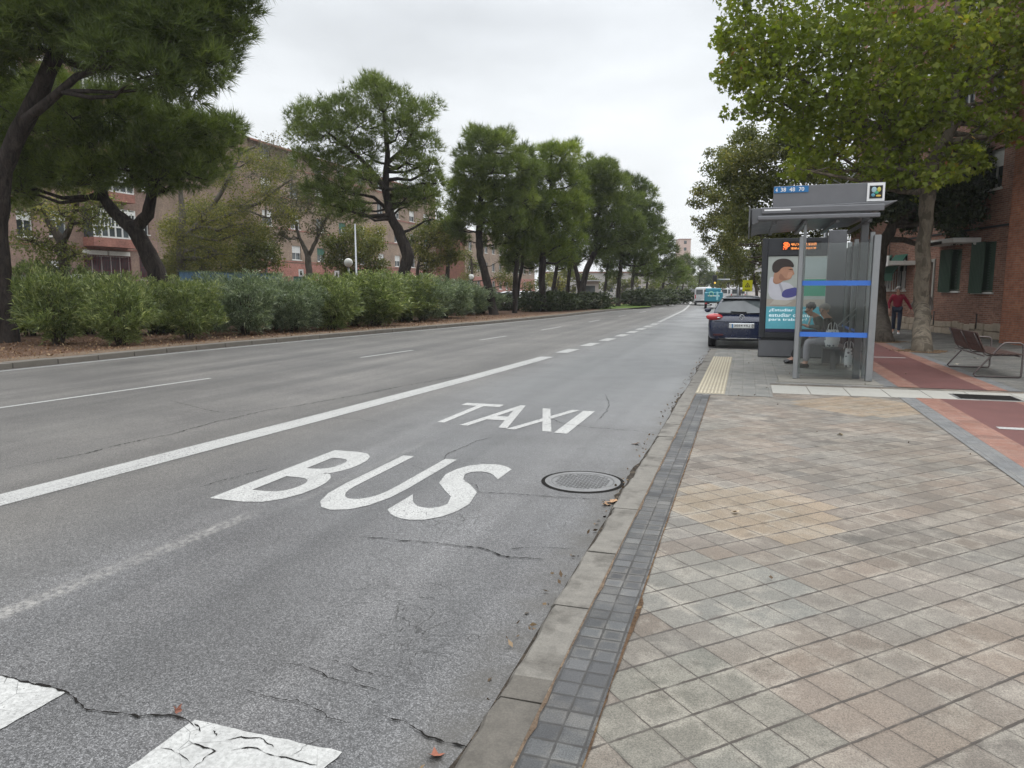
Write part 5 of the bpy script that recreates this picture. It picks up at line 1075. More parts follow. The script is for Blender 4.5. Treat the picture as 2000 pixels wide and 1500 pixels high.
# end glass towards the camera, with two blue bands
mb = MB(); bx(mb, (.93, 13.752, .10), (2.02, 13.764, 2.40)); gp = mb.build('glass_panel', M_GL, bs)
for z in (.765, 1.665):
    mb = MB(); bx(mb, (.925, 13.744, z), (2.022, 13.750, z+.085)); mb.build('blue_band', M_BLUEB, gp)
# back wall of glass with uprights
for k in range(4):
    y0 = 14.2+k*.98; mb = MB(); bx(mb, (2.06, y0, .12), (2.072, y0+.9, 2.5)); g2_ = mb.build('glass_panel', M_GL, bs)
    for z in (.765, 1.665): mb = MB(); bx(mb, (2.05, y0+.01, z), (2.056, y0+.89, z+.05)); mb.build('blue_band', M_BLUEB, g2_)
for k in range(5):
    y0 = 14.12+k*.98; mb = MB(); bx(mb, (2.02, y0, .0), (2.10, y0+.06, 2.6)); mb.build('upright', M_ALU, bs, bevel=.008)
mb = MB(); bx(mb, (1.62, 16.9, .0), (1.98, 17.02, 2.85)); mb.build('service_column', M_GREYL, bs, bevel=.01)
# slanted roof: a shallow tray with deep fascia, tilted up to the road
xl, xr, y0, y1 = .03, 2.31, 13.35, 16.3
def roof_sec(y): return [(xl, y, 2.70), (xl-.02, y, 2.98), (xr-.02, y, 3.04), (xr-.42, y, 2.86), (xl+.14, y, 2.75)]
mb = MB()
A = [Lb(p) for p in roof_sec(y0)]; B_ = [Lb(p) for p in roof_sec(y1)]; n = 5
mb.add(A+B_, [(0, 1, 2, 3, 4), (9, 8, 7, 6, 5)]+[(i, i+5, (i+1) % 5+5, (i+1) % 5) for i in range(5)]); mb.build('roof', M_GREYM, bs, bevel=.01)
mb = MB(); bx(mb, (xl+.16, y0-.05, 2.88), (xr-.22, y0-.004, 2.99)); bx(mb, (xl+.1, y0-.09, 2.775), (xr-.28, y0-.004, 2.845)); mb.build('gutter', M_GREYL, bs, bevel=.015)
mb = MB(); bx(mb, (xl-.05, y0-.1, 2.66), (xl-.024, y1, 3.0)); mb.build('fascia', M_GREYM, bs, bevel=.006)
mb = MB()
for k in range(4): x = xl+.35+k*.5; bx(mb, (x, y0+.1, 2.72), (x+.06, y1-.1, 2.77))
mb.build('rafters', M_GREYM, bs)
mb = MB(); bx(mb, (xl+.2, 13.33, 2.93), (xl+.62, 13.298, 2.955)); mb.build('small_plate', M_LET, bs)
# sign board on the roof
mb = MB(); bx(mb, (.37, 13.5, 3.0), (2.11, 13.58, 3.36)); sg = mb.build('sign_board', M_GREYL, bs, bevel=.006)
mb = MB(); bx(mb, (.375, 13.488, 3.245), (.93, 13.498, 3.352)); mb.build('route_plate', M_BLUES, sg)
for s_, x, w_ in (('4', .40, .034), ('38', .485, .085), ('48', .625, .09), ('70', .775, .085)):
    text_obj(s_, 'route_number', M_LET, sg, (w_, .066), .012, M=Matrix.Translation(Lb((x, 13.485, 3.265))) @ Matrix.Rotation(R(90), 4, 'X'))
mb = MB(); bx(mb, (1.84, 13.478, 3.055), (2.105, 13.497, 3.35)); mb.build('white_plate', M_LET, sg)
mb = MB(); bx(mb, (1.875, 13.470, 3.098), (2.07, 13.477, 3.305)); mb.build('emblem_field', M_BLACK, sg)
for (x0_, z0_, x1_, z1_, col) in ((1.95, 3.19, 2.03, 3.285, (.35, .5, .55)), (2.035, 3.2, 2.095, 3.28, (.5, .48, .1)), (1.95, 3.125, 2.01, 3.18, (.1, .3, .4)), (2.02, 3.12, 2.10, 3.155, (.65, .45, .08)), (2.0, 3.165, 2.06, 3.215, (.05, .35, .2))):
    mb = MB(); mb.ball(Lb(((x0_+x1_)/2-.05, 13.467, (z0_+z1_)/2)), ((x1_-x0_)/2, .003, (z1_-z0_)/2), 10, 6); mb.build('emblem_patch', simple('emblem_colour', col, .5), sg)
# advert case at the far end
ax0, ax1, ay = .31, 2.0, 18.05
mb = MB(); bx(mb, (ax0, ay, .0), (ax1, ay+.22, .42)); bx(mb, (ax0+.06, ay+.02, .421), (ax1-.02, ay+.2, 2.76)); bx(mb, (ax0, ay-.03, .47), (ax0+.12, ay+.22, 2.78)); bx(mb, (ax1-.12, ay-.03, .47), (ax1, ay+.22, 2.78)); bx(mb, (ax0+.121, ay-.03, .47), (ax1-.121, ay+.22, .58)); bx(mb, (ax0+.121, ay-.028, 2.37), (ax1-.121, ay+.22, 2.775))
ac = mb.build('advert_case', simple('advert_case_grey', (.045, .047, .052), .4, .3, var=.08), bs, bevel=.008)
mb = MB(); bx(mb, (ax0+.01, ay-.012, .03), (ax1-.01, ay-.003, .40)); mb.build('base_panel', M_GREYL, ac)
def flat(name, poly, y, mat):
    """flat printed shape on the poster (x,z)"""
    if len(poly) > 5:
        for _ in range(2):
            out = []
            for (ax_, az_), (bx_, bz_) in zip(poly, poly[1:]+poly[:1]): out += [(ax_*.75+bx_*.25, az_*.75+bz_*.25), (ax_*.25+bx_*.75, az_*.25+bz_*.75)]
            poly = out
    mb = MB(); mb.add([tuple(Lb((x, y, z))) for x, z in poly], [list(range(len(poly)))]); return mb.build(name, mat, ac)
def pc(col, e=.22):
    m = NT('poster_ink'); ob = m.tc.outputs['Object']; c = m.mix(m.noise(ob, 5, 3), [x*.85 for x in col], [min(1, x*1.12) for x in col]); m.set(color=c, rough=.25)
    m.l(c, m.b.inputs['Emission Color']); m.b.inputs['Emission Strength'].default_value = e; return m.m
px0, px1, pz0, pz1 = ax0+.14, ax1-.14, .60, 2.36; py_ = ay-.002
def PX(u, v): return (px0+u*(px1-px0)*1.0, pz0+v*(pz1-pz0))
flat('poster', [PX(0, 0), PX(1, 0), PX(1, 1), PX(0, 1)], py_, pc((.30, .32, .30)))
flat('poster_text_field', [PX(0, .03), PX(1, .03), PX(1, .34), PX(0, .34)], py_-.003, pc((.09, .33, .40)))
flat('poster_footer', [PX(0, 0), PX(1, 0), PX(1, .045), PX(0, .045)], py_-.005, pc((.02, .02, .05)))
flat('poster_desk', [PX(0, .345), PX(1, .345), PX(1, .44), PX(.3, .43), PX(0, .44)], py_-.003, pc((.30, .27, .23)))
flat('poster_shelf', [PX(.55, .48), PX(.98, .48), PX(.98, .70), PX(.55, .70)], py_-.003, pc((.02, .22, .13)))
flat('poster_wall', [PX(.5, .72), PX(1, .72), PX(1, .98), PX(.5, .98)], py_-.004, pc((.26, .30, .30)))
flat('poster_coat', [PX(.02, .42), PX(.02, .72), PX(.10, .74), PX(.20, .66), PX(.32, .66), PX(.42, .60), PX(.48, .50), PX(.42, .42)], py_-.005, pc((.42, .42, .46)))
flat('poster_glove', [PX(.22, .48), PX(.26, .56), PX(.36, .58), PX(.46, .60), (PX(.50, .52)), PX(.44, .47), PX(.30, .45)], py_-.007, pc((.06, .06, .20)))
flat('poster_face', [PX(.08, .70), PX(.12, .84), PX(.22, .88), PX(.38, .86), PX(.40, .80), PX(.42, .765), PX(.38, .75), PX(.37, .71), PX(.32, .69), PX(.24, .68), PX(.14, .64)], py_-.008, pc((.32, .17, .11)))
flat('poster_neck', [PX(.08, .66), PX(.10, .76), PX(.20, .78), PX(.26, .70), PX(.22, .655), PX(.14, .63)], py_-.0065, pc((.26, .135, .085)))
flat('poster_cheek', [PX(.30, .72), PX(.32, .79), PX(.37, .80), PX(.39, .77), PX(.36, .72)], py_-.0092, pc((.38, .21, .14)))
flat('poster_jaw', [PX(.17, .70), PX(.19, .78), PX(.23, .76), PX(.27, .71), PX(.33, .70), PX(.24, .685)], py_-.0094, pc((.24, .12, .08)))
flat('poster_brow', [PX(.31, .825), PX(.35, .835), PX(.39, .825), PX(.39, .818), PX(.35, .822)], py_-.0096, pc((.05, .03, .025)))
flat('poster_coat_fold', [PX(.12, .72), PX(.15, .73), PX(.24, .60), PX(.28, .47), PX(.25, .46), PX(.20, .60)], py_-.0062, pc((.28, .28, .32)))
flat('poster_hair', [PX(.07, .80), PX(.06, .90), PX(.14, .965), PX(.28, .975), PX(.38, .93), PX(.41, .85), PX(.34, .865), PX(.22, .86), PX(.17, .80), PX(.12, .78)], py_-.010, pc((.03, .022, .02)))
flat('poster_sheet', [PX(.05, .365), PX(.30, .36), PX(.42, .42), (PX(.12, .43))], py_-.009, pc((.36, .34, .30)))
ml_ = pc((.62, .72, .75), .5)
for i, (s_, wd) in enumerate((('¿Estudiar para', .62), ('estudiar o estudiar', .84), ('para trabajar?', .62))):
    x, z = PX(.05, .265-i*.062); text_obj(s_, 'poster_text', ml_, ac, (wd*1.35, .085), .006, M=Matrix.Translation(Lb((x, py_-.012, z))) @ Matrix.Rotation(R(90), 4, 'X'))
# led display
mb = MB(); bx(mb, (ax0+.42, ay-.034, 2.50), (ax1-.42, ay-.0285, 2.70)); mb.build('display', M_BLACK, ac)
ml = emis('led_orange', (1.0, .16, .03), 2.2); ml2 = emis('led_amber', (1.0, .33, .08), 1.4); q4 = random.Random(2); mb = MB(); mb2 = MB(); lx, lz = ax0+.45, 2.515; s_ = .0118
glyph = ["..#######....", ".########...", "###..#####..", "#####..#####", "..######..##", "...######..#", "..######..##", "#####..#####", "###..#####..", ".########...", "..#####.....", "............", "##..####....", "##..##......"]
for r__, row in enumerate(glyph):
    for c_, ch in enumerate(row):
        if ch == '#': bx(mb, (lx+c_*s_, ay-.037, lz+(13-r__)*s_), (lx+c_*s_+s_*.8, ay-.0345, lz+(13-r__)*s_+s_*.8))
for r0, amt in ((7, .62), (0, .72)):
    for cc in range(0, 46):
        if cc % 6 == 5: continue
        for rr in range(5 if r0 else 4):
            if q4.random() < amt: bx(mb2, (lx+.17+cc*s_, ay-.037, lz+(r0+rr)*s_), (lx+.17+cc*s_+s_*.8, ay-.0345, lz+(r0+rr)*s_+s_*.8))
mb.build('led_symbol', ml, ac); mb2.build('led_text', ml2, ac)
# bench and lean rail inside
mb = MB(); bx(mb, (1.50, 15.35, .43), (1.93, 17.55, .47)); mb.build('seat', M_GREYM, bs, bevel=.01)
for y in (15.6, 17.3): mb = MB(); bx(mb, (1.65, y, .0), (1.75, y+.05, .43)); mb.build('seat_leg', M_GREYM, bs)
mb = MB(); mb.tube([Lb((1.62, 14.35, .93)), Lb((1.62, 14.35, .95)), Lb((1.99, 14.35, 1.36)), Lb((2.05, 14.36, 1.33)), Lb((1.70, 14.35, .92)), Lb((1.62, 14.35, .93))], .010, 6); mb.build('map_holder', M_ALU, bs)
# ================================================================== street furniture
M_BROWN = simple('bench_brown', (.055, .030, .024), .5, var=.2); M_TUBE = simple('bench_tube', (.12, .10, .095), .4, .5)
pb = thing('park_bench', (4.05, 15.0, 0), 'brown park bench with dark tubular legs and slatted backrest facing the brick wall', 'bench')
for i, y in enumerate((.06, 1.86)):
    mb = MB(); mb.tube([(.70, y, .02), (.0, y, .02), (-.03, y, .05), (.0, y, .10), (.38, y, .60), (.42, y, .635), (.50, y, .64), (.66, y, .64), (.71, y, .61), (.72, y, .55), (.72, y, .05), (.70, y, .02)], .017, 8); mb.build('leg', M_TUBE, pb)
for y in (.12, .95, 1.8):
    mb = MB(); mb.tube([(.68, y, .415), (.18, y, .40), (.13, y, .43), (-.06, y, .80)], .014, 6); mb.build('bracket', M_TUBE, pb)
mb = MB(); mb.tube([(.10, .0, .40), (.10, 1.92, .40)], .014, 6); mb.tube([(.66, .0, .40), (.66, 1.92, .40)], .014, 6); mb.build('rail', M_TUBE, pb)
mb = MB()
for k in range(5): mb.box((.19+k*.105, 0, .425), (.19+k*.105+.088, 1.92, .448))
mb.build('seat', M_BROWN, pb, bevel=.005)
mb = MB(); Mx = Matrix.Translation((.115, 0, .47)) @ Matrix.Rotation(R(-24), 4, 'Y')
for k in range(3): mb.box((-.012, .0, k*.13), (.010, 1.92, k*.13+.127), M=Mx)
mb.build('backrest', M_BROWN, pb, bevel=.004)
def lamp(px, D, py_top, label, arms=True, globe=True, r=.07, name='street_lamp', group='globe street lamps', base=None):
    b = base or W(px, 600, D); top = W(px, py_top, D).z; root = thing(name, (b.x, b.y, 0), label, 'street lamp', group)
    mb = MB(); mb.tube([(0, 0, 0), (0, 0, .5), (0, 0, .55), (0, 0, top)], [r*1.6, r*1.5, r, r*.7], 10); mb.build('pole', M_ALU, root)
    if globe: mb = MB(); mb.ball((0, 0, top+.2), .24, 14, 10); mb.build('globe', M_WFRAME, root)
    return root, top
lamp(698, 33, 437, 'slender grey lamp column rising from the oleanders on the left', globe=False, r=.055, group=None)
lamp(683, 40, 520, 'globe lamp with white ball left of the slender column'); lamp(921, 62, 545, 'smaller globe lamp beside the narrow-crowned pine')
rt, top = lamp(1605, 24, -200, 'tall steel lamp column passing up through the plane tree behind the shelter', globe=False, r=.075, group=None)
mb = MB()
for px_, pyy in ((1683, 318),): pass
mb = MB(); mb.tube([(0, 0, 6.0), (.5, .1, 5.75), (.95, .2, 5.95)], .02, 6); mb.build('arm', M_ALU, rt)
g_ = W(1683, 316, 24)-Vector((rt.location.x, rt.location.y, 0)); mb = MB(); mb.tube([(0, 0, g_.z-.5), (g_.x*.5, g_.y*.5, g_.z-.75), (g_.x, g_.y, g_.z-.15)], .022, 8); mb.build('arm', M_ALU, rt)
mb = MB(); mb.ball(g_, .13, 14, 10); mb.build('globe', M_WFRAME, rt)
# yellow warning sign
b = W(1458, 600, 40); ws = thing('warning_sign', (b.x, b.y, 0), 'fluorescent yellow warning sign on a pole beyond the dark car', 'road sign', None, R(18))
mb = MB(); mb.tube([(0, .03, 0), (0, .03, 2.2)], .03, 8); mb.build('pole', M_ALU, ws)
z0 = W(1458, 569, 40).z; z1 = W(1458, 547, 40).z; wy = .27
mb = MB(); mb.box((-wy, -.02, z0), (wy, .0, z1)); mb.build('plate', simple('fluorescent_yellow', (.66, .68, .02), .45, var=.04), ws)
mb = MB(); cz = (z0+z1)/2; r1 = .15
for a in (90, 210, 330):
    A_ = Vector((r1*math.cos(R(a)), 0, cz+.01+r1*math.sin(R(a)))); C_ = Vector((r1*math.cos(R(a+120)), 0, cz+.01+r1*math.sin(R(a+120)))); mb.tube([(A_.x, -.024, A_.z), (C_.x, -.024, C_.z)], .016, 4)
mb.box((-.015, -.028, cz-.05), (.015, -.023, cz+.04)); mb.box((-.13, -.026, z0+.04), (.13, -.022, z0+.09)); mb.build('warning_symbol', M_BLACK, ws)
# overhead traffic signal arm far away
b = W(1440, 600, 66); ts = thing('traffic_signal', (b.x, b.y, 0), 'far overhead signal gantry reaching over the avenue above the teal truck', 'traffic light', None, R(18))
zt2 = W(1400, 546, 66).z; mb = MB(); mb.tube([(0, 0, 0), (0, 0, zt2)], .09, 8); mb.build('pole', M_ALU, ts); mb = MB(); mb.tube([(0, 0, zt2), (-2.0, 0, zt2)], .06, 8); mb.build('arm', M_ALU, ts)
mb = MB(); mb.box((-2.35, -.15, zt2-.45), (-2.0, .12, zt2+.4)); hd = mb.build('signal_head', M_BLACK, ts, bevel=.03)
mb = MB(); mb.ball((-2.17, -.16, zt2-.3), (.1, .04, .1)); mb.build('amber_lens', emis('amber_lamp', (.9, .6, .1), .8), hd)
# small white signs with a dark figure
for px, py, lab in ((588, 533, 'small white sign with dark figure left of the Y-shaped tree trunk'), (658, 536, 'small white sign with dark figure near the globe lamp')):
    c = W(px, py, 40); s = thing('small_sign', (c.x, c.y, 0), lab, 'sign', 'small white signs behind the oleanders', R(18))
    mb = MB(); mb.tube([(0, .04, 0), (0, .04, c.z)], .02, 6); mb.build('post', M_ALU, s); mb = MB(); mb.box((-.13, -.01, c.z-.2), (.13, .01, c.z+.2)); mb.build('plate', M_LET, s)
    mb = MB(); mb.ball((0, -.012, c.z+.07), (.045, .004, .045)); mb.box((-.05, -.015, c.z-.13), (.05, -.011, c.z+.02)); mb.build('figure', M_BLACK, s)
# poster-sized white kiosks far left behind the trunks
for px, w_, lab in ((1148, 1.0, 'small white street kiosk seen between the twin trunks'), ):
    c = W(px, 600, 82); s = thing('kiosk', (c.x, c.y, 0), lab, 'kiosk', None, R(18)); mb = MB(); mb.box((-1.2, 0, 0), (1.2, 1.5, 2.5)); mb.build('body', M_PALE, s, bevel=.03); mb = MB(); mb.box((-.8, -.02, .8), (.8, -.003, 2.0)); mb.build('window', M_GLAS, s); mb = MB(); mb.box((-1.5, -.4, 2.505), (1.5, 1.8, 2.65)); mb.build('roof', M_GREYR, s)
# fallen leaves
LG = 'fallen leaves lying singly'
def fleaf(px, py, z, size, col, lab, rz):
    p = G(px, py, z); g = np.random.default_rng(int(px)); mb = MB(); pts = []
    for a, b_ in LOBES: pts.append((a*size, (b_-.4)*size, .006+.02*abs(a)+.012*math.sin(b_*5+px)))
    mb.add([(0, 0, .006)]+pts, [(0, i+1, (i+1) % len(pts)+1) for i in range(len(pts))]); o = mb.build('fallen_leaf', simple('dry_leaf', col, .8), None); o.location = (p.x, p.y, z); o.rotation_euler = (.1, .15, rz); tag(o, lab, 'leaf', LG)
fleaf(850, 1476, ZR, .055, (.24, .085, .05), 'reddish fallen leaf on the asphalt near the bottom of the picture', .6)
fleaf(1195, 982, ZR, .11, (.33, .20, .11), 'curled tan leaf in the gutter below the manhole cover', 2.0); fleaf(1184, 986, ZR, .07, (.25, .15, .08), 'small brown leaf touching the tan leaf in the gutter', .4)
fleaf(1434, 1002, 0, .05, (.45, .36, .25), 'pale scrap of leaf on the yellowish paving patch', 1.0)
fleaf(1240, 868, ZR, .09, (.10, .07, .05), 'dark leaf in the gutter beyond the manhole cover', 1.9); fleaf(345, 1390, ZR, .03, (.22, .09, .06), 'tiny red leaf beside the zebra crossing bar', 1.2)
fleaf(1640, 850, 0, .06, (.20, .16, .10), 'small leaf on the paving in front of the shelter', 1.2); fleaf(1905, 700, 0, .10, (.50, .46, .36), 'pale leaf under the park bench', .3); fleaf(1868, 712, 0, .09, (.52, .47, .38), 'pale leaf beside the left legs of the park bench', 2.3)
# ================================================================== vehicles
def mat_carpaint(name, col, rough=.25):
    m = NT(name); ob = m.tc.outputs['Object']; n1 = m.noise(ob, 4, 4, .6)
    m.set(color=m.mix(n1, [x*.85 for x in col], [min(1, x*1.15) for x in col]), rough=m.mapr(n1, .3, .7, rough*.8, rough*1.3), spec=.5, coat=.6); m.b.inputs['Coat Roughness'].default_value = .08; return m.m
M_TYRE = simple('tyre_rubber', (.018, .018, .019), .85); M_RIM = simple('wheel_rim', (.32, .33, .34), .35, .8); M_CHROME = simple('chrome', (.6, .61, .62), .2, .9, var=.05)
M_RED = simple('tail_lamp_red', (.42, .015, .02), .18, coat=.8, var=.1); M_PLATE = simple('plate_white', (.62, .63, .62), .4, var=.03); M_GLC = mat_glass_dark(); M_GLC.name = 'car_glass'; M_GLC.node_tree.nodes['Principled BSDF'].inputs['Roughness'].default_value = .04
def sym(half): return half+[(-x, z) for x, z in reversed(half) if x > 1e-6]
def loft(mb, secs, cap=True):
    n = len(secs[0][1]); vs = [(x, y, z) for y, s_ in secs for x, z in s_]; fs = []
    for i in range(len(secs)-1):
        for k in range(n): fs.append((i*n+k, i*n+(k+1) % n, (i+1)*n+(k+1) % n, (i+1)*n+k))
    if cap: fs.append(list(range(n))[::-1]); fs.append([(len(secs)-1)*n+k for k in range(n)])
    mb.add(vs, fs, 0, True)
def hatchback(root, paint, plate=None):
    def low(w, zt, zb, crown=.03): return sym([(0, zb), (w*.80, zb), (w*.96, zb+.06), (w, zb+.22), (w*1.0, (zb+zt)/2+.06), (w*.985, zt-.10), (w*.90, zt-.01), (0, zt+crown)])
    S_ = [(.0, low(.66, .70, .30)), (.015, low(.78, .74, .26)), (.06, low(.855, .84, .24)), (.14, low(.885, .93, .22)), (.28, low(.905, 1.0, .2)), (.6, low(.915, 1.0, .18)), (1.5, low(.91, .97, .17)), (2.6, low(.905, .94, .17)), (3.2, low(.90, .92, .18)), (3.8, low(.86, .84, .2)), (4.15, low(.80, .74, .22)), (4.32, low(.62, .62, .26))]
    mb = MB(); loft(mb, S_); body = mb.build('body', paint, root, subsurf=1); 
    def up(w0, z0, w1, z1): return sym([(0, z0), (w0, z0), (w0*.6+w1*.4, z0*.55+z1*.45), (w1*1.02, z1-.06), (w1*.86, z1-.005), (0, z1+.015)])
    mb = MB(); loft(mb, [(.16, up(.80, .92, .78, .99)), (.24, up(.80, .95, .72, 1.09)), (.42, up(.80, .95, .62, 1.30)), (.52, up(.80, .95, .585, 1.395)), (.75, up(.80, .95, .57, 1.44)), (1.3, up(.80, .95, .565, 1.475)), (2.0, up(.80, .93, .56, 1.46)), (2.5, up(.79, .92, .57, 1.36)), (2.95, up(.78, .9, .68, 1.08)), (3.2, up(.77, .88, .74, .94))]); mb.build('cabin', paint, root, subsurf=1)
    mb = MB(); mb.add([(-.70, .142, 1.005), (.70, .142, 1.005), (.635, .31, 1.20), (.545, .425, 1.335), (-.545, .425, 1.335), (-.635, .31, 1.20), (0, .128, .99), (0, .405, 1.35)], [(0, 6, 7, 4, 5), (6, 1, 2, 3, 7)], 0, False); rg = mb.build('rear_window', M_GLC, root)
    for v in rg.data.vertices: v.co.y -= .012
    mb = MB(); mb.tube([(-.30, .128, 1.03), (.02, .11, 1.015), (.12, .11, 1.02)], .014, 6); mb.build('wiper', M_BLACK, root)
    mb = MB(); mb.prism([(-.56, .36), (.56, .36), (.53, .62), (-.53, .62)], 1.365, 1.40); sp_ = mb.build('spoiler', M_BLACK, root, bevel=.012)
    for sx in (-1, 1):
        mb = MB(); mb.add([(sx*.81, .55, 1.02), (sx*.815, 2.4, .99), (sx*.70, 2.2, 1.30), (sx*.66, 1.3, 1.38), (sx*.665, .75, 1.35)], [(0, 1, 2, 3, 4) if sx > 0 else (4, 3, 2, 1, 0)]); mb.build('side_window', M_GLC, root)
        mb = MB(); mb.ball((sx*.735, .135, .875), (.235, .12, .105), 14, 10); tl = mb.build('tail_light', M_RED, root)
        mb = MB(); mb.ball((sx*.63, .055, .862), (.075, .04, .022), 10, 6); mb.build('reversing_lens', M_CHROME, tl)
        mb = MB(); mb.box((sx*.62-.14, -.012, .36), (sx*.62+.14, .03, .41)); mb.build('reflector', simple('dark_red_reflector', (.05, .005, .008), .3), root, bevel=.006)
        mb = MB(); mb.ball((sx*1.0, 2.55, 1.0), (.10, .05, .07)); mb.build('mirror', paint, root)
        for y in (.80, 3.42):
            mb = MB(); M_ = Matrix.Translation((sx*.80, y, .31)) @ Matrix.Rotation(R(90), 4, 'Y')
            prof = [(.20, -.10), (.30, -.10), (.318, -.07), (.318, .07), (.30, .10), (.20, .10)]; nn = 24; vs = []
            for k in range(nn):
                a = 2*math.pi*k/nn
                for r_, h in prof: vs.append(M_ @ Vector((r_*math.cos(a), r_*math.sin(a), h)))
            L6 = len(prof); mb.add(vs, [(k*L6+j, k*L6+(j+1) % L6, ((k+1) % nn)*L6+(j+1) % L6, ((k+1) % nn)*L6+j) for k in range(nn) for j in range(L6)], 0, True); tyre = mb.build('wheel', M_TYRE, root)
            mb = MB(); mb.prism([(.20*math.cos(2*math.pi*k/20), .20*math.sin(2*math.pi*k/20)) for k in range(20)], -.07, .085, M=M_ if sx > 0 else Matrix.Translation((sx*.80, y, .31)) @ Matrix.Rotation(R(-90), 4, 'Y')); mb.build('rim', M_RIM, tyre)
    mb = MB(); mb.box((-.60, -.018, .235), (.60, .05, .30)); mb.build('diffuser', M_BLACK, root, bevel=.01)
    mb = MB(); mb.box((-.42, -.024, .285), (.42, .0, .305)); mb.build('chrome_strip', M_CHROME, root)
    mb = MB(); mb.box((-.34, -.006, .565), (.34, .03, .72)); mb.build('plate_recess', M_CHROME, root, bevel=.02)
    mb = MB(); mb.box((-.26, -.018, .585), (.26, -.008, .695)); pl = mb.build('number_plate', M_PLATE, root, bevel=.004)
    if plate: text_obj(plate, 'plate_text', M_BLACK, pl, (.42, .07), .012, M=Matrix.Translation((-.20, -.021, .605)) @ Matrix.Rotation(R(90), 4, 'X')); mb = MB(); mb.box((-.26, -.022, .586), (-.225, -.019, .694)); mb.build('blue_strip', M_BLUES, pl)
    c = Vector((0, .062, .885)); mb = MB(); pts = [c+Vector((.062*math.cos(2*math.pi*k/18), -.012, .062*math.sin(2*math.pi*k/18))) for k in range(19)]; mb.tube(pts, .010, 6, cap=False); mb.tube([c+Vector((-.055, -.014, .012)), c+Vector((.01, -.014, .008)), c+Vector((-.01, -.014, -.008)), c+Vector((.055, -.014, -.012))], .009, 5); mb.build('emblem', M_CHROME, root)
    mb = MB(); mb.tube([(-.885, .10, .70), (-.70, .03, .765), (-.35, -.004, .755), (0, -.008, .752), (.35, -.004, .755), (.70, .03, .765), (.885, .10, .70)], .009, 5); mb.build('tailgate_crease', paint, root)
    mb = MB(); mb.tube([(0, .9, 1.47), (0, .82, 1.60)], .006, 5); mb.build('aerial', M_BLACK, root)
P_NAVY = mat_carpaint('navy_paint', (.006, .012, .040)); P_WHITE = mat_carpaint('white_paint_car', (.60, .61, .62)); P_GREY = mat_carpaint('grey_paint_car', (.22, .23, .24)); P_TEAL = mat_carpaint('teal_paint', (.02, .22, .30), .5)
c0 = thing('parked_car', (-.10, 20.95, ZR), 'dark blue hatchback parked beyond the bus stop, seen from behind', 'car', None, R(1)); hatchback(c0, P_NAVY, '2054 HLJ')
CG = 'pale cars parked on the service road'
def carcopy(src, px, D, rz, lab, paint=None):
    r_ = src.copy(); link(r_); b = W(px, 600, D); r_.location = (b.x, b.y, -.02); r_.rotation_euler = (0, 0, rz); r_['label'] = lab; r_['group'] = CG
    for ch in src.children:
        c = ch.copy(); link(c, r_)
        for g_ in ch.children: link(g_.copy(), c)
    return r_
b = W(985, 600, 60); c1 = thing('parked_car', (b.x, b.y, -.02), 'white hatchback parked behind the hedge, left of the thin pine', 'car', CG, R(92)); hatchback(c1, P_WHITE)
carcopy(c1, 1030, 64, R(86), 'white hatchback parked behind the hedge, right of the thin pine'); carcopy(c1, 1052, 70, R(95), 'rearmost white hatchback behind the low hedge clump')
b = W(930, 600, 80); c2 = thing('parked_car', (b.x, b.y, -.02), 'grey hatchback on the service road behind the narrow-crowned pine', 'car', CG, R(90)); hatchback(c2, P_GREY)
carcopy(c2, 1225, 118, R(20), 'grey hatchback far off behind the lawn trunks'); carcopy(c1, 1282, 135, R(10), 'white car far off between the farthest pine trunks')
carcopy(c1, 1305, 118, R(18), 'pale car nearest the road under the far pines')
def wheel_at(mb, x, y, r=.42, w_=.26):
    M_ = Matrix.Translation((x, y, r)) @ Matrix.Rotation(R(90), 4, 'Y'); mb.prism([(r*math.cos(2*math.pi*k/18), r*math.sin(2*math.pi*k/18)) for k in range(18)], -w_/2, w_/2, M=M_)
b = W(1393, 600, 61); tk = thing('box_truck', (b.x, b.y, ZR), 'teal box truck with white markings driving away in the bus lane', 'truck', None, R(3))
wT = 36/FPX*61/2*.97; zt = W(1393, 570, 61).z
mb = MB(); mb.box((-wT, 0, .62), (wT, 4.6, zt)); tb2 = mb.build('cargo_box', P_TEAL, tk, bevel=.04)
mb = MB(); mb.box((-wT*.62, -.012, zt-.32), (wT*.62, -.003, zt-.24)); mb.build('white_text_line', M_LET, tb2)
mb = MB(); pts = [(-.20+.17*math.cos(2*math.pi*k/16), -.012, .62+.62+.20*math.sin(2*math.pi*k/16)) for k in range(17)]; mb.tube(pts, .035, 5, cap=False); mb.build('ring_mark', simple('pale_green_mark', (.25, .55, .35), .5), tb2)
mb = MB(); mb.box((.22, -.012, .75), (.38, -.003, 1.45)); mb.box((.12, -.014, 1.02), (.5, -.004, 1.1)); mb.build('side_mark', simple('pale_blue_mark', (.3, .6, .65), .5), tb2)
mb = MB(); mb.prism([(-wT*.9, 4.7), (wT*.9, 4.7), (wT*.85, 6.1), (-wT*.85, 6.1)], .5, 1.75); mb.build('cab', P_TEAL, tk, bevel=.08)
mb = MB(); mb.box((-wT*.95, .02, .40), (wT*.95, 6.0, .60)); mb.build('chassis', M_BLACK, tk)
for sx in (-1, 1):
    for y in (1.0, 5.2): mb = MB(); wheel_at(mb, sx*(wT-.14), y, .36, .22); mb.build('wheel', M_TYRE, tk)
    mb = MB(); mb.box((sx*wT*.8-.09, -.02, .42), (sx*wT*.8+.09, .015, .52)); mb.build('tail_light', M_RED, tk)
mb = MB(); mb.box((-.3, -.03, .40), (.3, .0, .50)); mb.build('number_plate', M_PLATE, tk)
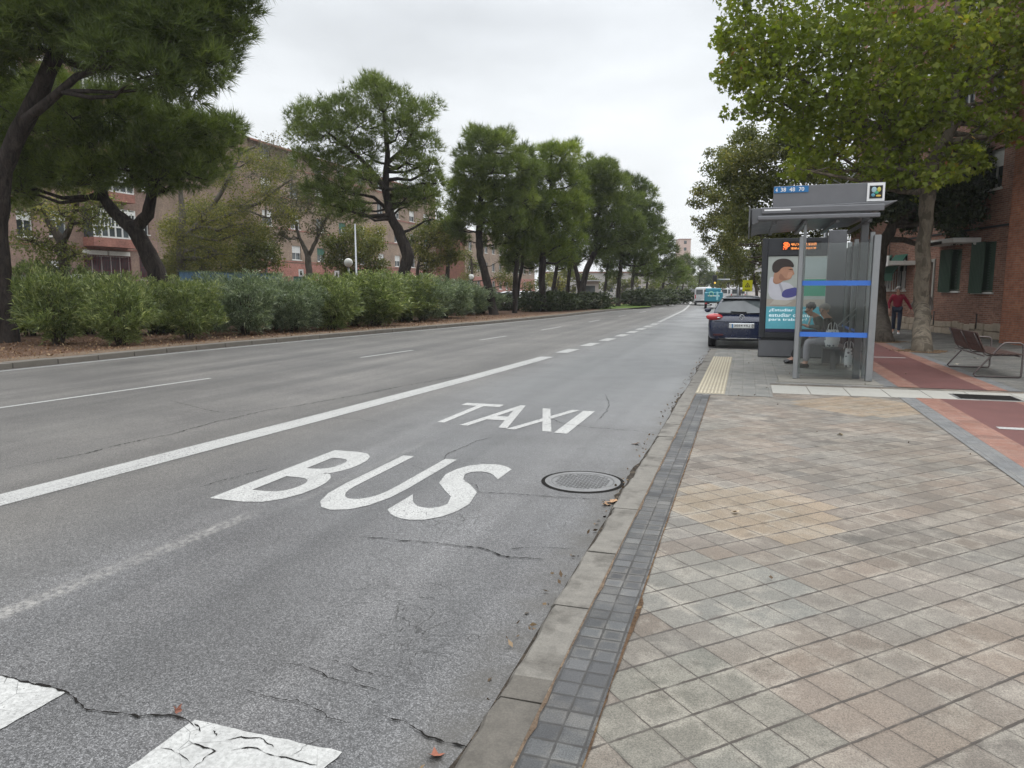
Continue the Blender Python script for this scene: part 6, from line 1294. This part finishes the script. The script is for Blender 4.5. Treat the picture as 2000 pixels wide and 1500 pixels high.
def van(root, paint, w_=1.9, h=2.0, L=4.6):
    def s_(w, zb, zt): return sym([(0, zb), (w*.9, zb), (w, zb+.15), (w, 1.05), (w*.92, zt-.12), (w*.8, zt), (0, zt+.03)])
    hw = w_/2; mb = MB(); loft(mb, [(0, s_(hw*.94, .35, h*.94)), (.06, s_(hw, .28, h)), (2.8, s_(hw, .28, h)), (3.3, s_(hw*.98, .28, h*.92)), (3.9, s_(hw*.95, .3, 1.2)), (L, s_(hw*.85, .35, .9))]); mb.build('body', paint, root)
    for sx in (-1, 1):
        mb = MB(); mb.box((sx*hw*.44-.33, -.015, 1.12), (sx*hw*.44+.33, -.002, 1.62)); mb.build('rear_window', M_GLC, root)
        mb = MB(); mb.box((sx*hw*.88-.05, -.012, .7), (sx*hw*.88+.05, .05, 1.1)); mb.build('tail_light', M_RED, root)
        for y in (.8, 3.7): mb = MB(); wheel_at(mb, sx*(hw-.12), y, .32, .2); mb.build('wheel', M_TYRE, root)
        mb = MB(); mb.box((sx*(hw+.1)-.08, 3.4, 1.1), (sx*(hw+.1)+.08, 3.5, 1.3)); mb.build('mirror', M_BLACK, root)
    mb = MB(); mb.box((-hw*.9, -.05, .3), (hw*.9, .04, .48)); mb.build('bumper', M_BLACK, root)
    mb = MB(); mb.box((-.26, -.062, .52), (.26, -.0, .63)); mb.build('number_plate', M_PLATE, root)
VG = 'vans and cars in the distant traffic'
b = W(1373, 600, 74); vn = thing('white_van', (b.x, b.y, ZR), 'white van driving just left of the teal truck', 'van', VG, R(3)); van(vn, P_WHITE, 1.8, 1.85)
for px, D, rz, lab in ((1420, 96, 3, 'white van ahead of the teal truck, over the dark car roof'), (1441, 88, 3, 'pale van farthest right in the distant traffic')):
    r_ = vn.copy(); link(r_); b = W(px, 600, D); r_.location = (b.x, b.y, ZR); r_['label'] = lab; r_.rotation_euler = (0, 0, R(rz))
    for ch in vn.children: link(ch.copy(), r_)
b = W(155, 600, 36); lv = thing('white_van', (b.x, b.y, -.02), 'white rounded van roof showing above the oleanders before the red grille', 'van', None, R(88)); van(lv, P_WHITE, 1.9, 2.32)
lv.location.x -= .0
# ================================================================== people
def mat_cloth(name, col, var=.2): return simple(name, col, .85, var=var, scale=9, bump=.3)
M_SKIN = simple('skin', (.42, .235, .17), .5, var=.08); M_HAIRD = simple('dark_hair', (.03, .02, .014), .6, var=.3, scale=40); M_HAIRG = simple('grey_hair', (.22, .20, .18), .7, var=.3, scale=40)
def skinmesh(name, nodes, edges, mat, parent, rootn, sub=2):
    me = bpy.data.meshes.new(name); keys = list(nodes); me.from_pydata([nodes[k][0] for k in keys], [(keys.index(a), keys.index(b)) for a, b in edges], []); me.update()
    o = link(bpy.data.objects.new(name, me), parent); o.modifiers.new('skin', 'SKIN').use_smooth_shade = True
    if not me.skin_vertices: 
        bm = bmesh.new(); bm.from_mesh(me); bm.verts.layers.skin.verify(); bm.to_mesh(me); bm.free()
    lay = me.skin_vertices[0].data
    for i, k in enumerate(keys):
        r_ = nodes[k][1]; r_ = r_ if hasattr(r_, '__len__') else (r_, r_); lay[i].radius = r_; lay[i].use_root = (k == rootn)
    s = o.modifiers.new('sub', 'SUBSURF'); s.levels = sub; s.render_levels = sub; me.materials.append(mat); return o
def person(loc, rz, label, J, cloth, hair, shoes=None, coat_long=0.0, group=None, extra=None):
    """J: joint positions in metres, x right of the figure, y forward, z up. cloth: (jacket mat, trouser mat, shoe mat)"""
    root = thing('person', loc, label, 'person', group, rz); V3 = lambda p: Vector(p)
    P_ = {k: V3(v) for k, v in J.items()}; hd = P_['head']; fd = P_['face']; fd = fd.normalized(); sd = fd.cross(Vector((0, 0, 1))).normalized()
    N_ = {'pelvis': (P_['pelvis'], (.13, .10)), 'waist': (P_['pelvis'].lerp(P_['chest'], .45), (.12, .09)), 'chest': (P_['chest'], (.15, .105)), 'neckb': (P_['neck'], (.06, .06)), 'chin': (hd-Vector((0, 0, .075))+fd*.015, (.058, .062)), 'head': (hd+Vector((0, 0, .01)), (.078, .092)), 'crown': (hd+Vector((0, 0, .085))-fd*.01, (.062, .075)), 'nose': (hd+fd*.108-Vector((0, 0, .015)), (.012, .012))}
    E_ = [('pelvis', 'waist'), ('waist', 'chest'), ('chest', 'neckb'), ('neckb', 'chin'), ('chin', 'head'), ('head', 'crown'), ('head', 'nose')]
    JN = {'pelvis': (P_['pelvis'], (.155, .125)), 'waist': (P_['pelvis'].lerp(P_['chest'], .45), (.15, .115)), 'chest': (P_['chest'], (.175, .125)), 'collar': (P_['chest'].lerp(P_['neck'], .72), (.085, .085))}
    JE = [('pelvis', 'waist'), ('waist', 'chest'), ('chest', 'collar')]; TN = {'pelvis': (P_['pelvis'], (.15, .12))}; TE = []
    if coat_long: JN['hem'] = (P_['pelvis']-Vector((0, 0, coat_long)), (.17, .14)); JE.append(('pelvis', 'hem'))
    for s_ in ('l', 'r'):
        sh, el, wr, hp, kn, an, toe = (P_[s_+k] for k in ('sh', 'el', 'wr', 'hp', 'kn', 'an', 'toe'))
        hdv = (P_[s_+'hand']-wr).normalized(); N_.update({s_+'sh': (sh, .052), s_+'el': (el, .040), s_+'wr': (wr, (.027, .024)), s_+'palm': (wr+hdv*.07, (.036, .016)), s_+'hp': (hp, .082), s_+'kn': (kn, .056), s_+'an': (an, .038), s_+'toe': (toe, (.035, .025))})
        E_ += [('chest', s_+'sh'), (s_+'sh', s_+'el'), (s_+'el', s_+'wr'), (s_+'wr', s_+'palm'), ('pelvis', s_+'hp'), (s_+'hp', s_+'kn'), (s_+'kn', s_+'an'), (s_+'an', s_+'toe')]
        side = hdv.cross(Vector((0, 0, 1))); side = side.normalized() if side.length > .1 else Vector((1, 0, 0)); dn = side.cross(hdv)*(1)
        cur = Vector((0, 0, -1)) if abs(hdv.z) < .8 else fd*-1
        for i, (o, L) in enumerate(((-.027, .062), (-.009, .072), (.009, .068), (.026, .052))):
            a0 = wr+hdv*.085+side*o; a1 = a0+(hdv+cur*.2).normalized()*L*.5; a2 = a1+(hdv+cur*.9).normalized()*L*.5
            N_.update({f'{s_}f{i}a': (a0, .009), f'{s_}f{i}b': (a1, .0085), f'{s_}f{i}c': (a2, .007)}); E_ += [(s_+'palm', f'{s_}f{i}a'), (f'{s_}f{i}a', f'{s_}f{i}b'), (f'{s_}f{i}b', f'{s_}f{i}c')]
        ti = 1 if s_ == 'l' else -1; t0 = wr+hdv*.035+side*.034*ti; t1 = t0+(hdv*.6+side*.5*ti).normalized()*.045; N_.update({s_+'ta': (t0, .011), s_+'tb': (t1, .009)}); E_ += [(s_+'palm', s_+'ta'), (s_+'ta', s_+'tb')]
        JN.update({s_+'sh': (sh, .072), s_+'el': (el, .056), s_+'wr': (wr.lerp(el, .08), .040)}); JE += [('chest', s_+'sh'), (s_+'sh', s_+'el'), (s_+'el', s_+'wr')]
        TN.update({s_+'hp': (hp, .098), s_+'kn': (kn, .072), s_+'an': (an+Vector((0, 0, .03)), .058)}); TE += [('pelvis', s_+'hp'), (s_+'hp', s_+'kn'), (s_+'kn', s_+'an')]
        f_ = (toe-an); f_.z = 0; f_.normalize(); hl = an-f_*.06; hl.z = toe.z
        skinmesh('shoe', {'heel': (hl+Vector((0, 0, .012)), (.042, .042)), 'mid': (hl.lerp(toe, .5)+Vector((0, 0, .012)), (.045, .042)), 'toe': (toe+f_*.03, (.042, .030)), 'top': (an, .048)}, [('heel', 'mid'), ('mid', 'toe'), ('mid', 'top')], cloth[2], root, 'mid', 2)
    skinmesh('body', N_, E_, M_SKIN, root, 'pelvis'); skinmesh('jacket', JN, JE, cloth[0], root, 'pelvis'); skinmesh('trousers', TN, TE, cloth[1], root, 'pelvis')
    g = np.random.default_rng(int(abs(loc[0]*100))); mb = MB(); mb.ball(hd+Vector((0, 0, .055))-fd*.022, (.098, .108, .088), 16, 12); ho = mb.build('hair', hair, root)
    for v in ho.data.vertices: v.co += Vector(g.normal(size=3))*.005
    mb = MB()
    for s_ in (-1, 1): mb.ball(hd+fd*.094+sd*.032*s_+Vector((0, 0, .012)), .012, 8, 6)
    mb.build('eyes', M_BLACK, root); mb = MB(); mb.tube([hd+fd*.098+sd*.024-Vector((0, 0, .055)), hd+fd*.103-Vector((0, 0, .057)), hd+fd*.098-sd*.024-Vector((0, 0, .055))], .006, 6); mb.build('mouth', simple('lips', (.30, .12, .10), .5), root)
    mb = MB()
    for s_ in (-1, 1): mb.ball(hd+sd*.088*s_-fd*.005-Vector((0, 0, .005)), (.014, .02, .03), 8, 6)
    mb.build('ears', M_SKIN, root)
    return root
def seated(lean=.1, hx=0, face=(0, 1, -.1), hands=None, spread=.12, knee=.48, feet=.5, foot_dz=0):
    """seated on a 0.47 m bench, origin under the pelvis at floor level, facing +y"""
    J = {'pelvis': (0, 0, .58), 'chest': (0, lean*.8, .90), 'neck': (0, lean*1.15, 1.05), 'head': (hx, lean*1.5+.03, 1.175), 'face': face}
    for s_, x in (('l', -1), ('r', 1)):
        J.update({s_+'sh': (x*.18, lean*.9, .965), s_+'hp': (x*.09, .06, .56), s_+'kn': (x*spread, knee, .54), s_+'an': (x*spread, feet, .10), s_+'toe': (x*(spread+.01), feet+.15, .035)})
        h = hands[0 if s_ == 'l' else 1]; J.update({s_+'el': h[0], s_+'wr': h[1], s_+'hand': h[2]})
    return J
FACE_ROAD = R(90)   # +y of the figure turned to -X, towards the road
C1 = (mat_cloth('black_coat', (.012, .011, .013)), mat_cloth('pale_grey_trousers', (.30, .29, .32), .1), mat_cloth('dark_shoes', (.03, .028, .03)))
J = seated(.10, 0, (1.0, .55, -.05), [((-.23, .12, .80), (-.12, .32, .66), (-.06, .40, .64)), ((.23, .12, .76), (.12, .32, .66), (.06, .40, .64))], .10, .46, .47)
J['face'] = (-.75, .6, -.05)
p1 = person((1.68, 15.80, 0), FACE_ROAD, 'nearer seated person in black coat and pale grey trousers, face turned to the camera', J, C1, M_HAIRG, group=None)
C2 = (mat_cloth('grey_green_jacket', (.075, .08, .072)), mat_cloth('black_trousers', (.015, .015, .017)), simple('black_shiny_shoes', (.012, .012, .013), .25))
J = seated(.22, 0, (-.28, .8, -.55), [((-.24, .16, .80), (-.09, .40, .82), (-.02, .47, .86)), ((.24, .16, .80), (.08, .40, .80), (.02, .47, .84))], .13, .48, .66)
p2 = person((1.66, 16.62, 0), FACE_ROAD, 'farther seated person with short dark hair and grey jacket looking down at a phone', J, C2, M_HAIRD, group=None)
mb = MB(); mb.tube([Vector((-.10, .0, 0)), Vector((.10, .0, 0))], .004, 5); 
gl_ = MB(); hd = Vector(J['head'])
f_ = Vector(J['face']).normalized(); s_ = f_.cross(Vector((0, 0, 1))).normalized()
for k in (-1, 1):
    c = hd+f_*.112+s_*.034*k+Vector((0, 0, .012)); u_ = s_.cross(f_); gl_.tube([c+(s_*math.cos(a*.7854)+u_*math.sin(a*.7854))*.024 for a in range(9)], .003, 4, cap=False)
    gl_.tube([c+s_*.024*k, hd+s_*.088*k+Vector((0, 0, .012))], .003, 4)
gl_.build('glasses', M_BLACK, p2)
scf = MB(); nk = Vector(J['neck']); scf.tube([nk+Vector((-.05, .05, -.02)), nk+Vector((0, .09, -.06)), nk+Vector((.05, .05, -.02))], .022, 6); scf.tube([nk+Vector((0, .09, -.06)), nk+Vector((.0, .12, -.22))], .02, 6); scf.build('collar', M_WHITE, p2)
Mz = Matrix.Translation((1.66, 16.62, 0)) @ Matrix.Rotation(FACE_ROAD, 4, 'Z'); pp = Mz @ Vector((0, .55, .87))
ph = thing('mobile_phone', pp, 'dark mobile phone held by the farther seated person', 'phone', None, FACE_ROAD); mb = MB(); Mp = Matrix.Rotation(R(55), 4, 'X'); mb.box((-.036, -.075, -.004), (.036, .075, .004), M=Mp); bd = mb.build('body', M_BLACK, ph, bevel=.002); mb = MB(); mb.box((-.032, -.068, .0042), (.032, .068, .005), M=Mp); mb.build('screen', M_GLAS, ph)
def bagmat():
    m = NT('patterned_white_bag'); ob = m.tc.outputs['Object']; v = m.vor(ob, 13, 'F1', 0); m.set(color=m.mix(m.mapr(v, .28, .30, 1, 0), (.62, .63, .64), (.10, .11, .13)), rough=.45); return m.m
def bag(x, y, z, label, w_=.30, h=.34):
    b = thing('shopping_bag', (x, y, z), label, 'bag', 'white patterned shopping bags on the shelter bench'); g = random.Random(int(x*100)); mb = MB(); nn = 14; lv = 6; vs = []
    for j in range(lv):
        t = j/(lv-1); rx = w_/2*(.80+.28*math.sin(t*2.6))*(1-.25*t); ry = .10*(1-.55*t)
        for k in range(nn): a = 2*math.pi*k/nn; vs.append((rx*math.cos(a)*(1+g.uniform(-.05, .05)), ry*math.sin(a)*(1+g.uniform(-.1, .1)), h*t+g.uniform(-.006, .006)))
    mb.add(vs, [(j*nn+k, j*nn+(k+1) % nn, (j+1)*nn+(k+1) % nn, (j+1)*nn+k) for j in range(lv-1) for k in range(nn)]+[list(range(nn))[::-1]], 0, True); mb.build('sack', bagmat(), b)
    for sx in (-1, 1): mb = MB(); mb.tube([(sx*.09, .02, h-.02), (sx*.07, .02, h+.10), (sx*.03, .02, h+.14), (sx*.02, .02, h-.01)], .007, 5); mb.build('handle', M_LET, b)
    return b
bag(1.64, 15.42, .472, 'white patterned shopping bag standing on the shelter bench beside the nearer person'); bag(1.93, 15.24, .10, 'second white patterned shopping bag leaning at the back of the shelter', .16, .36)
# walking pair by the brick wall
def standing(h=1.7, larm=None, rarm=None, stride=.22, face=(0, 1, 0)):
    k = h/1.7; J = {'pelvis': (0, 0, .93*k), 'chest': (0, .02, 1.26*k), 'neck': (0, .03, 1.43*k), 'head': (0, .05, 1.57*k), 'face': face}
    for s_, x, st in (('l', -1, 1), ('r', 1, -1)):
        J.update({s_+'sh': (x*.175, .02, 1.36*k), s_+'hp': (x*.09, 0, .90*k), s_+'kn': (x*.095, st*stride*.6+.03, .49*k), s_+'an': (x*.085, st*stride, .10+(0 if st > 0 else .03)), s_+'toe': (x*.10, st*stride+.15, .04)})
        a = larm if s_ == 'l' else rarm; J.update({s_+'el': a[0], s_+'wr': a[1], s_+'hand': a[2]})
    return J
m0 = G(1749, 653); tocam = math.atan2(-m0.y, -m0.x)-math.pi/2
# figure faces the camera, so its left hand (x = -1) is at picture right
J = standing(1.70, ((-.34, .02, 1.10), (-.46, .06, .86), (-.50, .08, .80)), ((.27, -.03, 1.10), (.26, .10, .88), (.26, .14, .80)))
C3 = (mat_cloth('dark_red_hoodie', (.22, .012, .03), .12), mat_cloth('dark_jeans', (.025, .032, .055)), simple('white_trainers', (.6, .6, .6), .5))
person((m0.x, m0.y, 0), tocam, 'person in dark red hoodie and jeans walking towards the camera by the brick wall', J, C3, M_HAIRG, group=None)
J = standing(1.66, ((-.27, .0, 1.07), (-.28, .08, .84), (-.28, .1, .76)), ((.34, .02, 1.07), (.42, .06, .86), (.45, .08, .80)), -.2)
C4 = (mat_cloth('grey_beige_coat', (.20, .17, .15)), mat_cloth('dark_trousers_b', (.03, .03, .035)), mat_cloth('dark_shoes_b', (.03, .028, .03)))
off = W(1799, 600, 26)-W(1749, 600, 26)
person((m0.x+off.x*.99, m0.y+off.y*.99, 0), tocam, 'person in grey coat mostly hidden behind the plane tree trunk, one arm showing', J, C4, M_HAIRG, coat_long=.25)
# ================================================================== haze
hz = MB(); hz.box((-1450, -80, -1.4), (1450, 2450, 60)); hm = bpy.data.materials.new('haze_air'); hm.use_nodes = True; t = hm.node_tree; t.nodes.clear()
pv = t.nodes.new('ShaderNodeVolumePrincipled'); pv.inputs['Density'].default_value = .00035; pv.inputs['Color'].default_value = (.93, .96, 1, 1); oo = t.nodes.new('ShaderNodeOutputMaterial'); t.links.new(pv.outputs[0], oo.inputs['Volume'])
tag(hz.build('haze', hm), kind='stuff')
